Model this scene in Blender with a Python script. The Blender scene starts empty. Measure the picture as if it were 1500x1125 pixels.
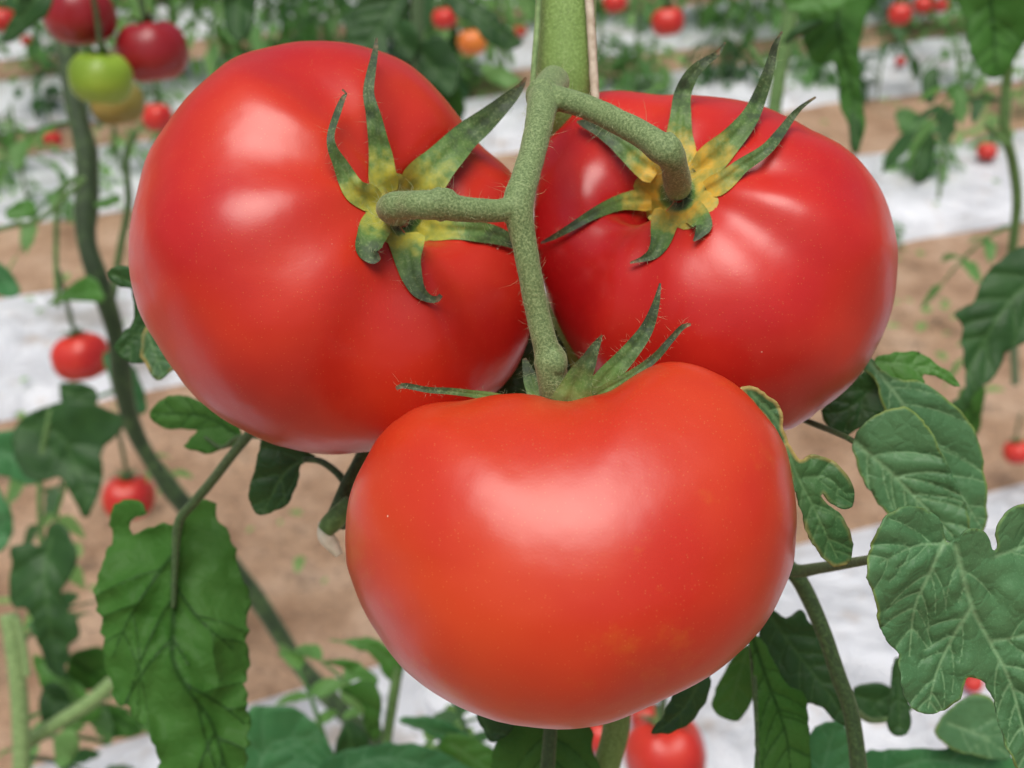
import bpy, math, random
import numpy as np
from mathutils import Vector, Matrix, noise
from mathutils.bvhtree import BVHTree
from mathutils.geometry import delaunay_2d_cdt

random.seed(7)
rng = np.random.default_rng(7)
PI = math.pi
sc = bpy.context.scene
COL = sc.collection

# ------------------------------------------------------------------ camera
FPX = 1608.0
W2, H2 = 750.0, 562.5
VPX, VPY = 5800.0, -516.0
PITCH = math.atan((H2 - VPY) / FPX)
CAMZ = 1.2
cam_loc = Vector((0, 0, CAMZ))
Rv = Vector((1, 0, 0))
Fv = Vector((0, math.cos(PITCH), -math.sin(PITCH)))
Uv = Vector((0, math.sin(PITCH), math.cos(PITCH)))
cd = bpy.data.cameras.new('camera')
cam = bpy.data.objects.new('camera', cd); COL.objects.link(cam)
cam.location = cam_loc
cam.rotation_euler = (PI / 2 - PITCH, 0, 0)
cd.sensor_width = 36; cd.lens = 36 * FPX / 1500
cd.clip_start = 0.01; cd.clip_end = 300
cd.dof.use_dof = True
cd.dof.focus_distance = 0.252
cd.dof.aperture_fstop = 15.0
sc.camera = cam


def P(x, y, d):
    return cam_loc + Fv * d + Rv * ((x - W2) / FPX * d) + Uv * ((H2 - y) / FPX * d)


def px_of(v):
    r = v - cam_loc
    d = r.dot(Fv)
    return W2 + r.dot(Rv) / d * FPX, H2 - r.dot(Uv) / d * FPX, d


def ground_depth(y, z=0.0):
    return (CAMZ - z) / (math.sin(PITCH) + (y - H2) / FPX * math.cos(PITCH))


def G(x, y, z=0.0):
    return P(x, y, ground_depth(y, z))


def row_y(y0, x):
    return y0 + (VPY - y0) * x / VPX


# ------------------------------------------------------------------ materials
def new_mat(name):
    m = bpy.data.materials.new(name); m.use_nodes = True
    nt = m.node_tree
    return m, nt, nt.nodes, nt.links, nt.nodes['Principled BSDF']


def nd(nodes, typ, **kw):
    n = nodes.new(typ)
    for k, v in kw.items():
        if k in n.inputs:
            n.inputs[k].default_value = v
        else:
            setattr(n, k, v)
    return n


def ramp(nodes, stops):
    r = nodes.new('ShaderNodeValToRGB')
    e = r.color_ramp.elements
    while len(e) < len(stops): e.new(0.5)
    for i, (p, c) in enumerate(stops):
        e[i].position = p; e[i].color = (*c, 1) if len(c) == 3 else c
    return r


def mixc(nodes, links, fac, a, b):
    m = nodes.new('ShaderNodeMix'); m.data_type = 'RGBA'
    for i, v in ((0, fac), (6, a), (7, b)):
        if isinstance(v, (tuple, float, int)):
            m.inputs[i].default_value = (*v, 1) if isinstance(v, tuple) else v
        else:
            links.new(v, m.inputs[i])
    return m.outputs[2]


def tomato_mat(name, c1, c2, patch_scale=28.0, rough=0.3, seed=0.0, speck=True, c3=None):
    m, nt, N, L, B = new_mat(name)
    tc = nd(N, 'ShaderNodeTexCoord')
    mp = nd(N, 'ShaderNodeMapping'); mp.inputs['Location'].default_value = (seed, seed * .7, seed * 1.3)
    L.new(tc.outputs['Object'], mp.inputs[0])
    n1 = nd(N, 'ShaderNodeTexNoise', Scale=patch_scale, Detail=3.0)
    L.new(mp.outputs[0], n1.inputs['Vector'])
    r1 = ramp(N, [(0.36, c1), (0.66, c2)])
    L.new(n1.outputs[0], r1.inputs[0])
    col = r1.outputs[0]
    if c3 is not None:
        n3 = nd(N, 'ShaderNodeTexNoise', Scale=patch_scale * 1.2, Detail=8.0, Roughness=0.7)
        mp3 = nd(N, 'ShaderNodeMapping'); mp3.inputs['Location'].default_value = (seed + 3.1, 1.7, 2.2)
        L.new(tc.outputs['Object'], mp3.inputs[0]); L.new(mp3.outputs[0], n3.inputs['Vector'])
        r3 = ramp(N, [(0.56, (0, 0, 0)), (0.74, (0.55, 0.55, 0.55))])
        L.new(n3.outputs[0], r3.inputs[0])
        col = mixc(N, L, r3.outputs[0], col, c3)
    if speck:
        v = nd(N, 'ShaderNodeTexVoronoi', Scale=1250.0); v.inputs['Randomness'].default_value = 1.0
        L.new(tc.outputs['Object'], v.inputs['Vector'])
        rv = ramp(N, [(0.10, (1, 1, 1)), (0.22, (0, 0, 0))])
        L.new(v.outputs['Distance'], rv.inputs[0])
        sep = nd(N, 'ShaderNodeSeparateColor'); L.new(v.outputs['Color'], sep.inputs[0])
        th = nd(N, 'ShaderNodeMath', operation='GREATER_THAN'); th.inputs[1].default_value = 0.62
        L.new(sep.outputs[0], th.inputs[0])
        mu = nd(N, 'ShaderNodeMath', operation='MULTIPLY'); L.new(rv.outputs[0], mu.inputs[0]); L.new(th.outputs[0], mu.inputs[1])
        mu2 = nd(N, 'ShaderNodeMath', operation='MULTIPLY'); L.new(mu.outputs[0], mu2.inputs[0]); mu2.inputs[1].default_value = 0.28
        col = mixc(N, L, mu2.outputs[0], col, (0.75, 0.33, 0.10))
        # rare pale dust grains
        v2 = nd(N, 'ShaderNodeTexVoronoi', Scale=260.0)
        L.new(tc.outputs['Object'], v2.inputs['Vector'])
        rv2 = ramp(N, [(0.045, (1, 1, 1)), (0.08, (0, 0, 0))]); L.new(v2.outputs['Distance'], rv2.inputs[0])
        sp2 = nd(N, 'ShaderNodeSeparateColor'); L.new(v2.outputs['Color'], sp2.inputs[0])
        th2 = nd(N, 'ShaderNodeMath', operation='GREATER_THAN'); th2.inputs[1].default_value = 0.965
        L.new(sp2.outputs[1], th2.inputs[0])
        mu3 = nd(N, 'ShaderNodeMath', operation='MULTIPLY'); L.new(rv2.outputs[0], mu3.inputs[0]); L.new(th2.outputs[0], mu3.inputs[1])
        col = mixc(N, L, mu3.outputs[0], col, (0.8, 0.6, 0.45))
    L.new(col, B.inputs['Base Color'])
    nr = nd(N, 'ShaderNodeTexNoise', Scale=60.0, Detail=5.0); L.new(tc.outputs['Object'], nr.inputs['Vector'])
    mr = nd(N, 'ShaderNodeMapRange'); mr.inputs['To Min'].default_value = rough - .04; mr.inputs['To Max'].default_value = rough + .05
    L.new(nr.outputs[0], mr.inputs[0]); L.new(mr.outputs[0], B.inputs['Roughness'])
    B.inputs['IOR'].default_value = 1.53
    B.inputs['Subsurface Weight'].default_value = 0.06
    B.inputs['Subsurface Radius'].default_value = (1.0, 0.25, 0.1)
    B.inputs['Subsurface Scale'].default_value = 0.006
    if speck:
        nb = nd(N, 'ShaderNodeTexNoise', Scale=1500.0, Detail=2.0); L.new(tc.outputs['Object'], nb.inputs['Vector'])
        nb2 = nd(N, 'ShaderNodeTexNoise', Scale=70.0, Detail=2.0); L.new(tc.outputs['Object'], nb2.inputs['Vector'])
        bp = nd(N, 'ShaderNodeBump'); bp.inputs['Strength'].default_value = 0.25; bp.inputs['Distance'].default_value = 0.00006
        L.new(nb.outputs[0], bp.inputs['Height'])
        bp2 = nd(N, 'ShaderNodeBump'); bp2.inputs['Strength'].default_value = 0.5; bp2.inputs['Distance'].default_value = 0.0008
        L.new(nb2.outputs[0], bp2.inputs['Height']); L.new(bp.outputs[0], bp2.inputs['Normal'])
        L.new(bp2.outputs[0], B.inputs['Normal'])
    return m


def leaf_mat(name, dark, light, vein=None, rim=None, trans=0.25, rough=0.5, rimw=(0.02, 0.14), fleck=0.3, spec=0.35, net=190.0):
    m, nt, N, L, B = new_mat(name)
    tc = nd(N, 'ShaderNodeTexCoord')
    n1 = nd(N, 'ShaderNodeTexNoise', Scale=45.0, Detail=5.0); L.new(tc.outputs['Object'], n1.inputs['Vector'])
    r1 = ramp(N, [(0.32, dark), (0.68, light)]); L.new(n1.outputs[0], r1.inputs[0])
    col = r1.outputs[0]
    nf = nd(N, 'ShaderNodeTexNoise', Scale=2300.0, Detail=2.0); L.new(tc.outputs['Object'], nf.inputs['Vector'])
    rf = ramp(N, [(0.55, (0, 0, 0)), (0.75, (fleck, fleck, fleck))]); L.new(nf.outputs[0], rf.inputs[0])
    lt = tuple(min(1, c * 1.9 + .03) for c in light)
    col = mixc(N, L, rf.outputs[0], col, lt)
    if vein is not None:
        a = nd(N, 'ShaderNodeAttribute', attribute_name='vein')
        col = mixc(N, L, a.outputs['Fac'], col, vein)
    if rim is not None:
        a = nd(N, 'ShaderNodeAttribute', attribute_name='rim')
        rr = ramp(N, [(rimw[0], (1, 1, 1)), (rimw[1], (0, 0, 0))]); L.new(a.outputs['Fac'], rr.inputs[0])
        n2 = nd(N, 'ShaderNodeTexNoise', Scale=60.0, Detail=2.0); L.new(tc.outputs['Object'], n2.inputs['Vector'])
        r2 = ramp(N, [(0.42, (0, 0, 0)), (0.58, (1, 1, 1))]); L.new(n2.outputs[0], r2.inputs[0])
        mu = nd(N, 'ShaderNodeMath', operation='MULTIPLY'); L.new(rr.outputs[0], mu.inputs[0]); L.new(r2.outputs[0], mu.inputs[1])
        col = mixc(N, L, mu.outputs[0], col, rim)
    L.new(col, B.inputs['Base Color'])
    B.inputs['Roughness'].default_value = rough; B.inputs['Specular IOR Level'].default_value = spec
    bp = nd(N, 'ShaderNodeBump'); bp.inputs['Strength'].default_value = 0.35; bp.inputs['Distance'].default_value = 0.0003
    nb = nd(N, 'ShaderNodeTexNoise', Scale=150.0, Detail=3.0); L.new(tc.outputs['Object'], nb.inputs['Vector'])
    vm = nd(N, 'ShaderNodeVectorMath', operation='MULTIPLY_ADD'); vm.inputs[1].default_value = (0.006, 0.006, 0.006)
    L.new(nb.outputs['Color'], vm.inputs[0]); L.new(tc.outputs['Object'], vm.inputs[2])
    vr = nd(N, 'ShaderNodeTexVoronoi', Scale=net, feature='DISTANCE_TO_EDGE'); L.new(vm.outputs[0], vr.inputs['Vector'])
    rn = ramp(N, [(0.0, (0, 0, 0)), (0.22, (1, 1, 1))]); L.new(vr.outputs[0], rn.inputs[0])
    bp.inputs['Distance'].default_value = 0.00028; bp.inputs['Strength'].default_value = 0.6
    L.new(rn.outputs[0], bp.inputs['Height']); L.new(bp.outputs[0], B.inputs['Normal'])
    t = nd(N, 'ShaderNodeBsdfTranslucent')
    tcol = mixc(N, L, 0.5, col, (light[0] * 1.6, light[1] * 1.9, light[2] * .8))
    L.new(tcol, t.inputs[0])
    ms = nd(N, 'ShaderNodeMixShader'); ms.inputs[0].default_value = trans
    L.new(B.outputs[0], ms.inputs[1]); L.new(t.outputs[0], ms.inputs[2])
    L.new(ms.outputs[0], N['Material Output'].inputs[0])
    return m


def fuzzy_mat(name, dark, mid, light, scale=1700.0, rough=0.7):
    m, nt, N, L, B = new_mat(name)
    tc = nd(N, 'ShaderNodeTexCoord')
    n1 = nd(N, 'ShaderNodeTexNoise', Scale=scale, Detail=2.0, Roughness=0.7); L.new(tc.outputs['Object'], n1.inputs['Vector'])
    r1 = ramp(N, [(0.34, dark), (0.5, mid), (0.66, light)]); L.new(n1.outputs[0], r1.inputs[0])
    n2 = nd(N, 'ShaderNodeTexNoise', Scale=90.0, Detail=3.0); L.new(tc.outputs['Object'], n2.inputs['Vector'])
    r2 = ramp(N, [(0.4, (0, 0, 0)), (0.7, (0.35, 0.35, 0.35))]); L.new(n2.outputs[0], r2.inputs[0])
    col = mixc(N, L, r2.outputs[0], r1.outputs[0], mid)
    L.new(col, B.inputs['Base Color'])
    B.inputs['Roughness'].default_value = rough
    B.inputs['Sheen Weight'].default_value = 0.25
    B.inputs['Sheen Tint'].default_value = (0.8, 0.9, 0.6, 1)
    bp = nd(N, 'ShaderNodeBump'); bp.inputs['Strength'].default_value = 0.8; bp.inputs['Distance'].default_value = 0.0002
    L.new(n1.outputs[0], bp.inputs['Height']); L.new(bp.outputs[0], B.inputs['Normal'])
    return m


def plain_mat(name, c, rough=0.6, c2=None, scale=30.0):
    m, nt, N, L, B = new_mat(name)
    tc = nd(N, 'ShaderNodeTexCoord')
    n1 = nd(N, 'ShaderNodeTexNoise', Scale=scale, Detail=5.0); L.new(tc.outputs['Object'], n1.inputs['Vector'])
    r1 = ramp(N, [(0.3, c), (0.7, c2 or tuple(x * 1.4 for x in c))]); L.new(n1.outputs[0], r1.inputs[0])
    L.new(r1.outputs[0], B.inputs['Base Color']); B.inputs['Roughness'].default_value = rough
    return m


def calyx_mat(name, ye=(0.50, 0.30, 0.035)):
    """green sepals, yellow towards the base, brown dry tips (attribute 'along')"""
    m, nt, N, L, B = new_mat(name)
    tc = nd(N, 'ShaderNodeTexCoord')
    a = nd(N, 'ShaderNodeAttribute', attribute_name='along')
    n0 = nd(N, 'ShaderNodeTexNoise', Scale=330.0, Detail=4.0); L.new(tc.outputs['Object'], n0.inputs['Vector'])
    mr = nd(N, 'ShaderNodeMapRange'); mr.inputs['From Min'].default_value = .3; mr.inputs['From Max'].default_value = .7
    mr.inputs['To Min'].default_value = -0.11; mr.inputs['To Max'].default_value = 0.11
    L.new(n0.outputs[0], mr.inputs[0])
    ad = nd(N, 'ShaderNodeMath', operation='ADD'); L.new(a.outputs['Fac'], ad.inputs[0]); L.new(mr.outputs[0], ad.inputs[1])
    rr = ramp(N, [(0.02, ye), (0.13, tuple(.5 * x + .5 * y for x, y in zip(ye, (.18, .26, .05)))),
                  (0.30, (0.10, 0.20, 0.035)), (0.58, (0.042, 0.095, 0.022)), (0.93, (0.03, 0.05, 0.015)), (1.0, (0.16, 0.09, 0.04))])
    L.new(ad.outputs[0], rr.inputs[0])
    nf = nd(N, 'ShaderNodeTexNoise', Scale=1500.0, Detail=2.0); L.new(tc.outputs['Object'], nf.inputs['Vector'])
    rf = ramp(N, [(0.5, (0, 0, 0)), (0.72, (0.28, 0.28, 0.28))]); L.new(nf.outputs[0], rf.inputs[0])
    col = mixc(N, L, rf.outputs[0], rr.outputs[0], (0.32, 0.42, 0.17))
    nk = nd(N, 'ShaderNodeTexNoise', Scale=260.0, Detail=3.0); L.new(tc.outputs['Object'], nk.inputs['Vector'])
    rk = ramp(N, [(0.5, (0, 0, 0)), (0.64, (0.7, 0.7, 0.7))]); L.new(nk.outputs[0], rk.inputs[0])
    mm = nd(N, 'ShaderNodeMath', operation='MULTIPLY'); L.new(rk.outputs[0], mm.inputs[0])
    rs = ramp(N, [(0.25, (0, 0, 0)), (0.5, (1, 1, 1))]); L.new(a.outputs['Fac'], rs.inputs[0]); L.new(rs.outputs[0], mm.inputs[1])
    col = mixc(N, L, mm.outputs[0], col, (0.022, 0.04, 0.018))
    L.new(col, B.inputs['Base Color']); B.inputs['Roughness'].default_value = 0.6
    B.inputs['Sheen Weight'].default_value = 0.15
    bp = nd(N, 'ShaderNodeBump'); bp.inputs['Strength'].default_value = 0.8; bp.inputs['Distance'].default_value = 0.0003
    L.new(nk.outputs[0], bp.inputs['Height']); L.new(bp.outputs[0], B.inputs['Normal'])
    return m


M = {}
M['t_left'] = tomato_mat('skin_red', (0.48, 0.014, 0.010), (0.60, 0.038, 0.012), 22, 0.31, 0.3)
M['t_right'] = tomato_mat('skin_crimson', (0.47, 0.010, 0.011), (0.60, 0.028, 0.013), 22, 0.31, 1.3)
M['t_front'] = tomato_mat('skin_orange_red', (0.53, 0.022, 0.008), (0.60, 0.052, 0.011), 20, 0.32, 2.3, c3=(0.60, 0.19, 0.01))
M['t_far'] = tomato_mat('skin_far_red', (0.50, 0.02, 0.02), (0.62, 0.04, 0.02), 20, 0.35, 4.0, speck=False)
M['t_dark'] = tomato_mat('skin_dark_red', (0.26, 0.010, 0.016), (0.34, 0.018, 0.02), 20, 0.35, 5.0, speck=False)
M['t_green'] = tomato_mat('skin_green', (0.22, 0.36, 0.025), (0.33, 0.46, 0.05), 20, 0.4, 6.0, speck=False)
M['t_olive'] = tomato_mat('skin_olive', (0.28, 0.24, 0.05), (0.38, 0.26, 0.06), 20, 0.4, 7.0, speck=False)
M['t_orange'] = tomato_mat('skin_orange', (0.66, 0.17, 0.025), (0.72, 0.26, 0.03), 20, 0.4, 8.0, speck=False)
M['calyx'] = calyx_mat('calyx_green', (0.48, 0.44, 0.04))
M['calyx2'] = calyx_mat('calyx_amber', (0.62, 0.38, 0.035))
M['calyx3'] = calyx_mat('calyx_plain', (0.12, 0.20, 0.05))
M['truss'] = fuzzy_mat('truss_fuzz', (0.085, 0.14, 0.042), (0.15, 0.225, 0.08), (0.26, 0.345, 0.145))
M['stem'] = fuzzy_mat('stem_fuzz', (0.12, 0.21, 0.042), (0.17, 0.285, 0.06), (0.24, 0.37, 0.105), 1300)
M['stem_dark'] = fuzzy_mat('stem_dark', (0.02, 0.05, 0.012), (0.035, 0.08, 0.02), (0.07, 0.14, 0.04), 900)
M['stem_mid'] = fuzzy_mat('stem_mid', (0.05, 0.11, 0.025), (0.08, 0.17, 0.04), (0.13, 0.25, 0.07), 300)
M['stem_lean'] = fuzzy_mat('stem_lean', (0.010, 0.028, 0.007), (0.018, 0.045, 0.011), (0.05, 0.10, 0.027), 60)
M['stem_pale'] = fuzzy_mat('stem_pale', (0.13, 0.22, 0.07), (0.18, 0.29, 0.10), (0.26, 0.38, 0.15), 300)
M['hair'] = plain_mat('hair_pale', (0.42, 0.48, 0.26), 0.5)
M['string'] = plain_mat('twine', (0.42, 0.34, 0.24), 0.8, (0.62, 0.54, 0.42), 400)
M['leaf_front'] = leaf_mat('leaf_grey_green', (0.060, 0.165, 0.062), (0.095, 0.225, 0.092), vein=(0.20, 0.36, 0.17), rim=(0.20, 0.30, 0.07), trans=0.15, spec=0.35)
M['leaf_edge'] = leaf_mat('leaf_dry_edge', (0.04, 0.12, 0.04), (0.065, 0.16, 0.05), vein=(0.12, 0.24, 0.09), rim=(0.45, 0.34, 0.11), rimw=(0.06, 0.22), trans=0.15)
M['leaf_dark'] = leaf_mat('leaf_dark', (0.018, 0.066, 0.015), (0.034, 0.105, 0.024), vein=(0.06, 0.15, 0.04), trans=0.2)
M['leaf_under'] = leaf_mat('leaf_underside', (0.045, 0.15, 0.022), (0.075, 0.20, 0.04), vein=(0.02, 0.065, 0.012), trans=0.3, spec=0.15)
M['leaf_bright'] = leaf_mat('leaf_bright', (0.06, 0.20, 0.025), (0.10, 0.27, 0.05), vein=(0.14, 0.32, 0.09), trans=0.3)
M['leaf_bluish'] = leaf_mat('leaf_bluish', (0.045, 0.19, 0.06), (0.08, 0.26, 0.09), vein=(0.12, 0.30, 0.13), trans=0.3)
M['leaf_far'] = leaf_mat('leaf_far', (0.09, 0.22, 0.07), (0.16, 0.33, 0.115), trans=0.5, fleck=0)
M['leaf_far_dark'] = leaf_mat('leaf_far_dark', (0.035, 0.10, 0.035), (0.06, 0.15, 0.05), trans=0.3, fleck=0)
M['leaf_far_pale'] = leaf_mat('leaf_far_pale', (0.16, 0.33, 0.11), (0.26, 0.44, 0.17), trans=0.5, fleck=0)
M['cut'] = plain_mat('dry_cut_end', (0.52, 0.50, 0.36), 0.8, (0.75, 0.72, 0.58), 300)


# ------------------------------------------------------------------ object helpers
def tag(o, label=None, cat=None, group=None, kind=None):
    if label: o['label'] = label
    if cat: o['category'] = cat
    if group: o['group'] = group
    if kind: o['kind'] = kind
    return o


def empty(name, loc, label=None, cat=None, group=None):
    o = bpy.data.objects.new(name, None); COL.objects.link(o); o.location = loc
    o.empty_display_size = 0.02
    return tag(o, label, cat, group)


def world_loc(o):
    v = Vector((0, 0, 0))
    while o is not None:
        v += o.location; o = o.parent
    return v


def mk(name, verts, faces, mat, parent=None, attrs=None, smooth=True, origin=None):
    """verts in world metres; the object's origin sits at ORIGIN or its parent's"""
    V = np.array([tuple(v) for v in verts], dtype=float).reshape(-1, 3)
    if origin is None:
        origin = world_loc(parent) if parent is not None else Vector((0, 0, 0))
    V = V - np.array(origin)
    me = bpy.data.meshes.new(name)
    me.from_pydata(V.tolist(), [], [tuple(int(i) for i in f) for f in faces])
    if smooth:
        me.polygons.foreach_set('use_smooth', [True] * len(me.polygons))
    for k, vals in (attrs or {}).items():
        a = me.attributes.new(k, 'FLOAT', 'POINT'); a.data.foreach_set('value', np.asarray(vals, dtype=np.float32))
    me.materials.append(mat)
    me.update()
    o = bpy.data.objects.new(name, me); COL.objects.link(o)
    if parent is not None:
        o.parent = parent; o.location = Vector(origin) - world_loc(parent)
    else:
        o.location = origin
    return o


def catmull(pts, n, closed=False):
    """pts: (k, dim) array -> resampled smooth curve with n points"""
    p = np.array([tuple(q) for q in pts], dtype=float)
    k = len(p)
    if closed:
        seg = k
        idx = lambda i: p[i % k]
    else:
        seg = k - 1
        ext = np.vstack([2 * p[0] - p[1], p, 2 * p[-1] - p[-2]])
        idx = lambda i: ext[i + 1]
    d = np.array([np.linalg.norm(idx(i + 1) - idx(i)) for i in range(seg)])
    cum = np.concatenate([[0], np.cumsum(d)])
    out = []
    ss = np.linspace(0, cum[-1], n, endpoint=not closed)
    for s in ss:
        i = min(int(np.searchsorted(cum, s, side='right')) - 1, seg - 1)
        t = (s - cum[i]) / max(d[i], 1e-12)
        a, b, c, e = idx(i - 1), idx(i), idx(i + 1), idx(i + 2)
        out.append(0.5 * ((2 * b) + (-a + c) * t + (2 * a - 5 * b + 4 * c - e) * t * t + (-a + 3 * b - 3 * c + e) * t ** 3))
    return np.array(out)


def tube(pts, radii, n=None, seg=14, bump=0.0, bscale=200.0, flat=1.0, cap=True):
    """returns verts, faces, frames"""
    dat = np.hstack([np.array([tuple(p) for p in pts], dtype=float), np.array(radii, dtype=float)[:, None]])
    if n is None: n = len(pts) * 6
    c = catmull(dat, n)
    pos, rad = c[:, :3], np.maximum(c[:, 3], 1e-5)
    tan = np.gradient(pos, axis=0); tan /= np.linalg.norm(tan, axis=1)[:, None]
    u = np.cross(tan[0], np.array(Fv)); u /= np.linalg.norm(u)
    V = []; Fc = []; Nn = []
    for i in range(n):
        u = u - tan[i] * np.dot(u, tan[i]); u /= np.linalg.norm(u)
        w = np.cross(tan[i], u)
        for j in range(seg):
            a = 2 * PI * j / seg
            dr = u * math.cos(a) + w * math.sin(a) * flat
            r = rad[i]
            if bump:
                q = pos[i] + dr * r
                r *= 1 + bump * noise.noise(Vector(q) * bscale)
            V.append(pos[i] + dr * r); Nn.append(dr)
    for i in range(n - 1):
        for j in range(seg):
            a = i * seg + j; b = i * seg + (j + 1) % seg
            Fc.append((a, b, b + seg, a + seg))
    if cap:
        V.append(pos[0]); V.append(pos[-1]); Nn.append(-tan[0]); Nn.append(tan[-1])
        k = n * seg
        for j in range(seg):
            Fc.append((k, (j + 1) % seg, j))
            Fc.append((k + 1, (n - 1) * seg + j, (n - 1) * seg + (j + 1) % seg))
    return np.array(V), Fc, np.array(Nn)


def join(parts):
    V = []; Fc = []; k = 0
    for v, f in parts:
        V.append(np.asarray(v)); Fc += [tuple(i + k for i in q) for q in f]; k += len(v)
    return np.vstack(V), Fc


def hairs(V, Nn, count, length, width, curl=0.5, seed=1, skip=2):
    """short plant hairs: slim 3-sided spikes rooted on the surface"""
    r = np.random.default_rng(seed)
    VV = []; FF = []; k = 0
    idx = r.integers(0, len(V) - skip, count)
    for i in idx:
        base = V[i] + r.normal(0, 0.0004, 3); nrm = Nn[i] / max(np.linalg.norm(Nn[i]), 1e-9)
        base = base - nrm * 0.0003
        d = nrm + r.normal(0, 0.45, 3); d /= np.linalg.norm(d)
        l = length * r.uniform(0.4, 1.3); bend = r.normal(0, curl, 3) * l
        s = np.cross(d, r.normal(0, 1, 3)); s /= np.linalg.norm(s); t = np.cross(d, s)
        p1 = base + d * l * 0.55 + bend * 0.25; p2 = base + d * l + bend
        for q, wd in ((base, width), (p1, width * .7)):
            for a in (0, 2.09, 4.19):
                VV.append(q + (s * math.cos(a) + t * math.sin(a)) * wd)
        VV.append(p2)
        for a in range(3):
            b = (a + 1) % 3
            FF.append((k + a, k + b, k + 3 + b, k + 3 + a)); FF.append((k + 3 + a, k + 3 + b, k + 6))
        k += 7
    return np.array(VV), FF


# ------------------------------------------------------------------ tomatoes
def tomato_shape(center, axis, R, H, lobes, nu=150, nv=96, dip=0.20, dipw=0.42, pit=0.16, pitw=0.13, ex=0.86, spin=0.0, off=(0.0, 0.0)):
    ax = Vector(axis).normalized()
    e1 = ax.cross(Rv if abs(ax.dot(Rv)) < .9 else Uv).normalized(); e2 = ax.cross(e1)
    V = []; Fc = []
    for i in range(nv + 1):
        th = PI * (i / nv)
        for j in range(nu):
            ph = 2 * PI * j / nu
            st, ct = math.sin(th), math.cos(th)
            rho = abs(st) ** ex
            z = math.copysign(abs(ct) ** ex, ct)
            lob = sum(a * math.cos(k * (ph + spin) + p0) for k, a, p0 in lobes)
            up = max(0, ct) ** 0.7 if ct > 0 else 0
            wgt = rho ** 1.5 * (0.40 + 0.9 * up)
            rr = rho * (1 + lob * wgt)
            # depressions: broad shoulder dip, narrow stem pit, grooves between the lobes
            if ct > 0:
                rq = math.hypot(rho * math.cos(ph) - off[0], rho * math.sin(ph) - off[1])
                z -= dip * math.exp(-(rq / dipw) ** 2) + pit * math.exp(-(rq / pitw) ** 2)
                z += 1.15 * lob * math.exp(-((rho - 0.62) / 0.33) ** 2)
            else:
                z += 0.10 * math.exp(-(rho / 0.30) ** 2)
                z -= 0.35 * lob * math.exp(-((rho - 0.6) / 0.3) ** 2)
            V.append(Vector(center) + (e1 * math.cos(ph) + e2 * math.sin(ph)) * (R * rr) + ax * (H * z))
    for i in range(nv):
        for j in range(nu):
            a = i * nu + j; b = i * nu + (j + 1) % nu
            Fc.append((a, a + nu, b + nu, b))
    return V, Fc


def fit_outline(V, center, outline, soft=0.15, it=4):
    """shape the fruit's cross-section so it has the outline of the real fruit"""
    c = Vector(center)
    out = catmull(outline, 360, closed=True)
    A = np.array([tuple(v) for v in V]) - np.array(c)
    a = A @ np.array(Rv); b = A @ np.array(Uv); d = A @ np.array(Fv)
    cx, cy, cdp = px_of(c)
    oang = np.arctan2(-(out[:, 1] - cy), out[:, 0] - cx); orad = np.hypot(out[:, 0] - cx, out[:, 1] - cy)
    o = np.argsort(oang); oang, orad = oang[o], orad[o]
    nb = 180
    centers = (np.arange(nb) + .5) / nb * 2 * PI - PI
    targ = np.interp(centers, oang, orad, period=2 * PI)
    for _ in range(it):
        dep = cdp + d
        X = ((cx - W2) / FPX * cdp + a) / dep * FPX + W2; Y = H2 - ((H2 - cy) / FPX * cdp + b) / dep * FPX
        ang = np.arctan2(-(Y - cy), X - cx); rad = np.hypot(X - cx, Y - cy)
        bi = ((ang + PI) / (2 * PI) * nb).astype(int) % nb
        mx = np.zeros(nb)
        np.maximum.at(mx, bi, rad)
        s = targ / np.maximum(mx, 1)
        k = np.ones(5) / 5
        s = np.convolve(np.concatenate([s[-2:], s, s[:2]]), k, 'valid')
        sv = np.interp(ang, centers, s, period=2 * PI)
        tr = np.interp(ang, centers, targ, period=2 * PI)
        g = np.clip((rad / tr - soft) / (1 - soft) * 1.05, 0, 1); g = g * g * (3 - 2 * g)
        f = 1 + (sv - 1) * g
        a *= f; b *= f
    Wd = np.array(c)[None, :] + a[:, None] * np.array(Rv) + b[:, None] * np.array(Uv) + d[:, None] * np.array(Fv)
    return Wd


O1 = [(188, 375), (190, 333), (200, 283), (213, 233), (233, 197), (267, 150), (293, 123), (333, 90), (367, 75), (433, 61), (475, 60), (513, 63), (567, 78), (604, 97),
      (647, 137), (679, 179), (700, 208), (748, 249), (770, 290), (784, 335), (789, 385), (787, 430), (776, 492), (757, 538), (735, 567), (690, 607), (640, 640), (590, 657),
      (537, 662), (484, 666), (436, 660), (389, 647), (373, 639), (328, 615), (288, 583), (253, 540), (221, 490), (205, 460), (192, 415)]
O2 = [(815, 180), (828, 155), (850, 140), (888, 131), (926, 132), (952, 136), (984, 138), (1022, 139), (1080, 146), (1122, 157), (1163, 176), (1208, 199), (1219, 203), (1255, 230),
      (1286, 269), (1304, 311), (1315, 362), (1314, 403), (1310, 440), (1298, 480), (1274, 528), (1243, 568), (1201, 601), (1150, 631), (1080, 645), (980, 630), (900, 585),
      (840, 515), (800, 430), (782, 340), (785, 260), (798, 210)]
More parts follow.
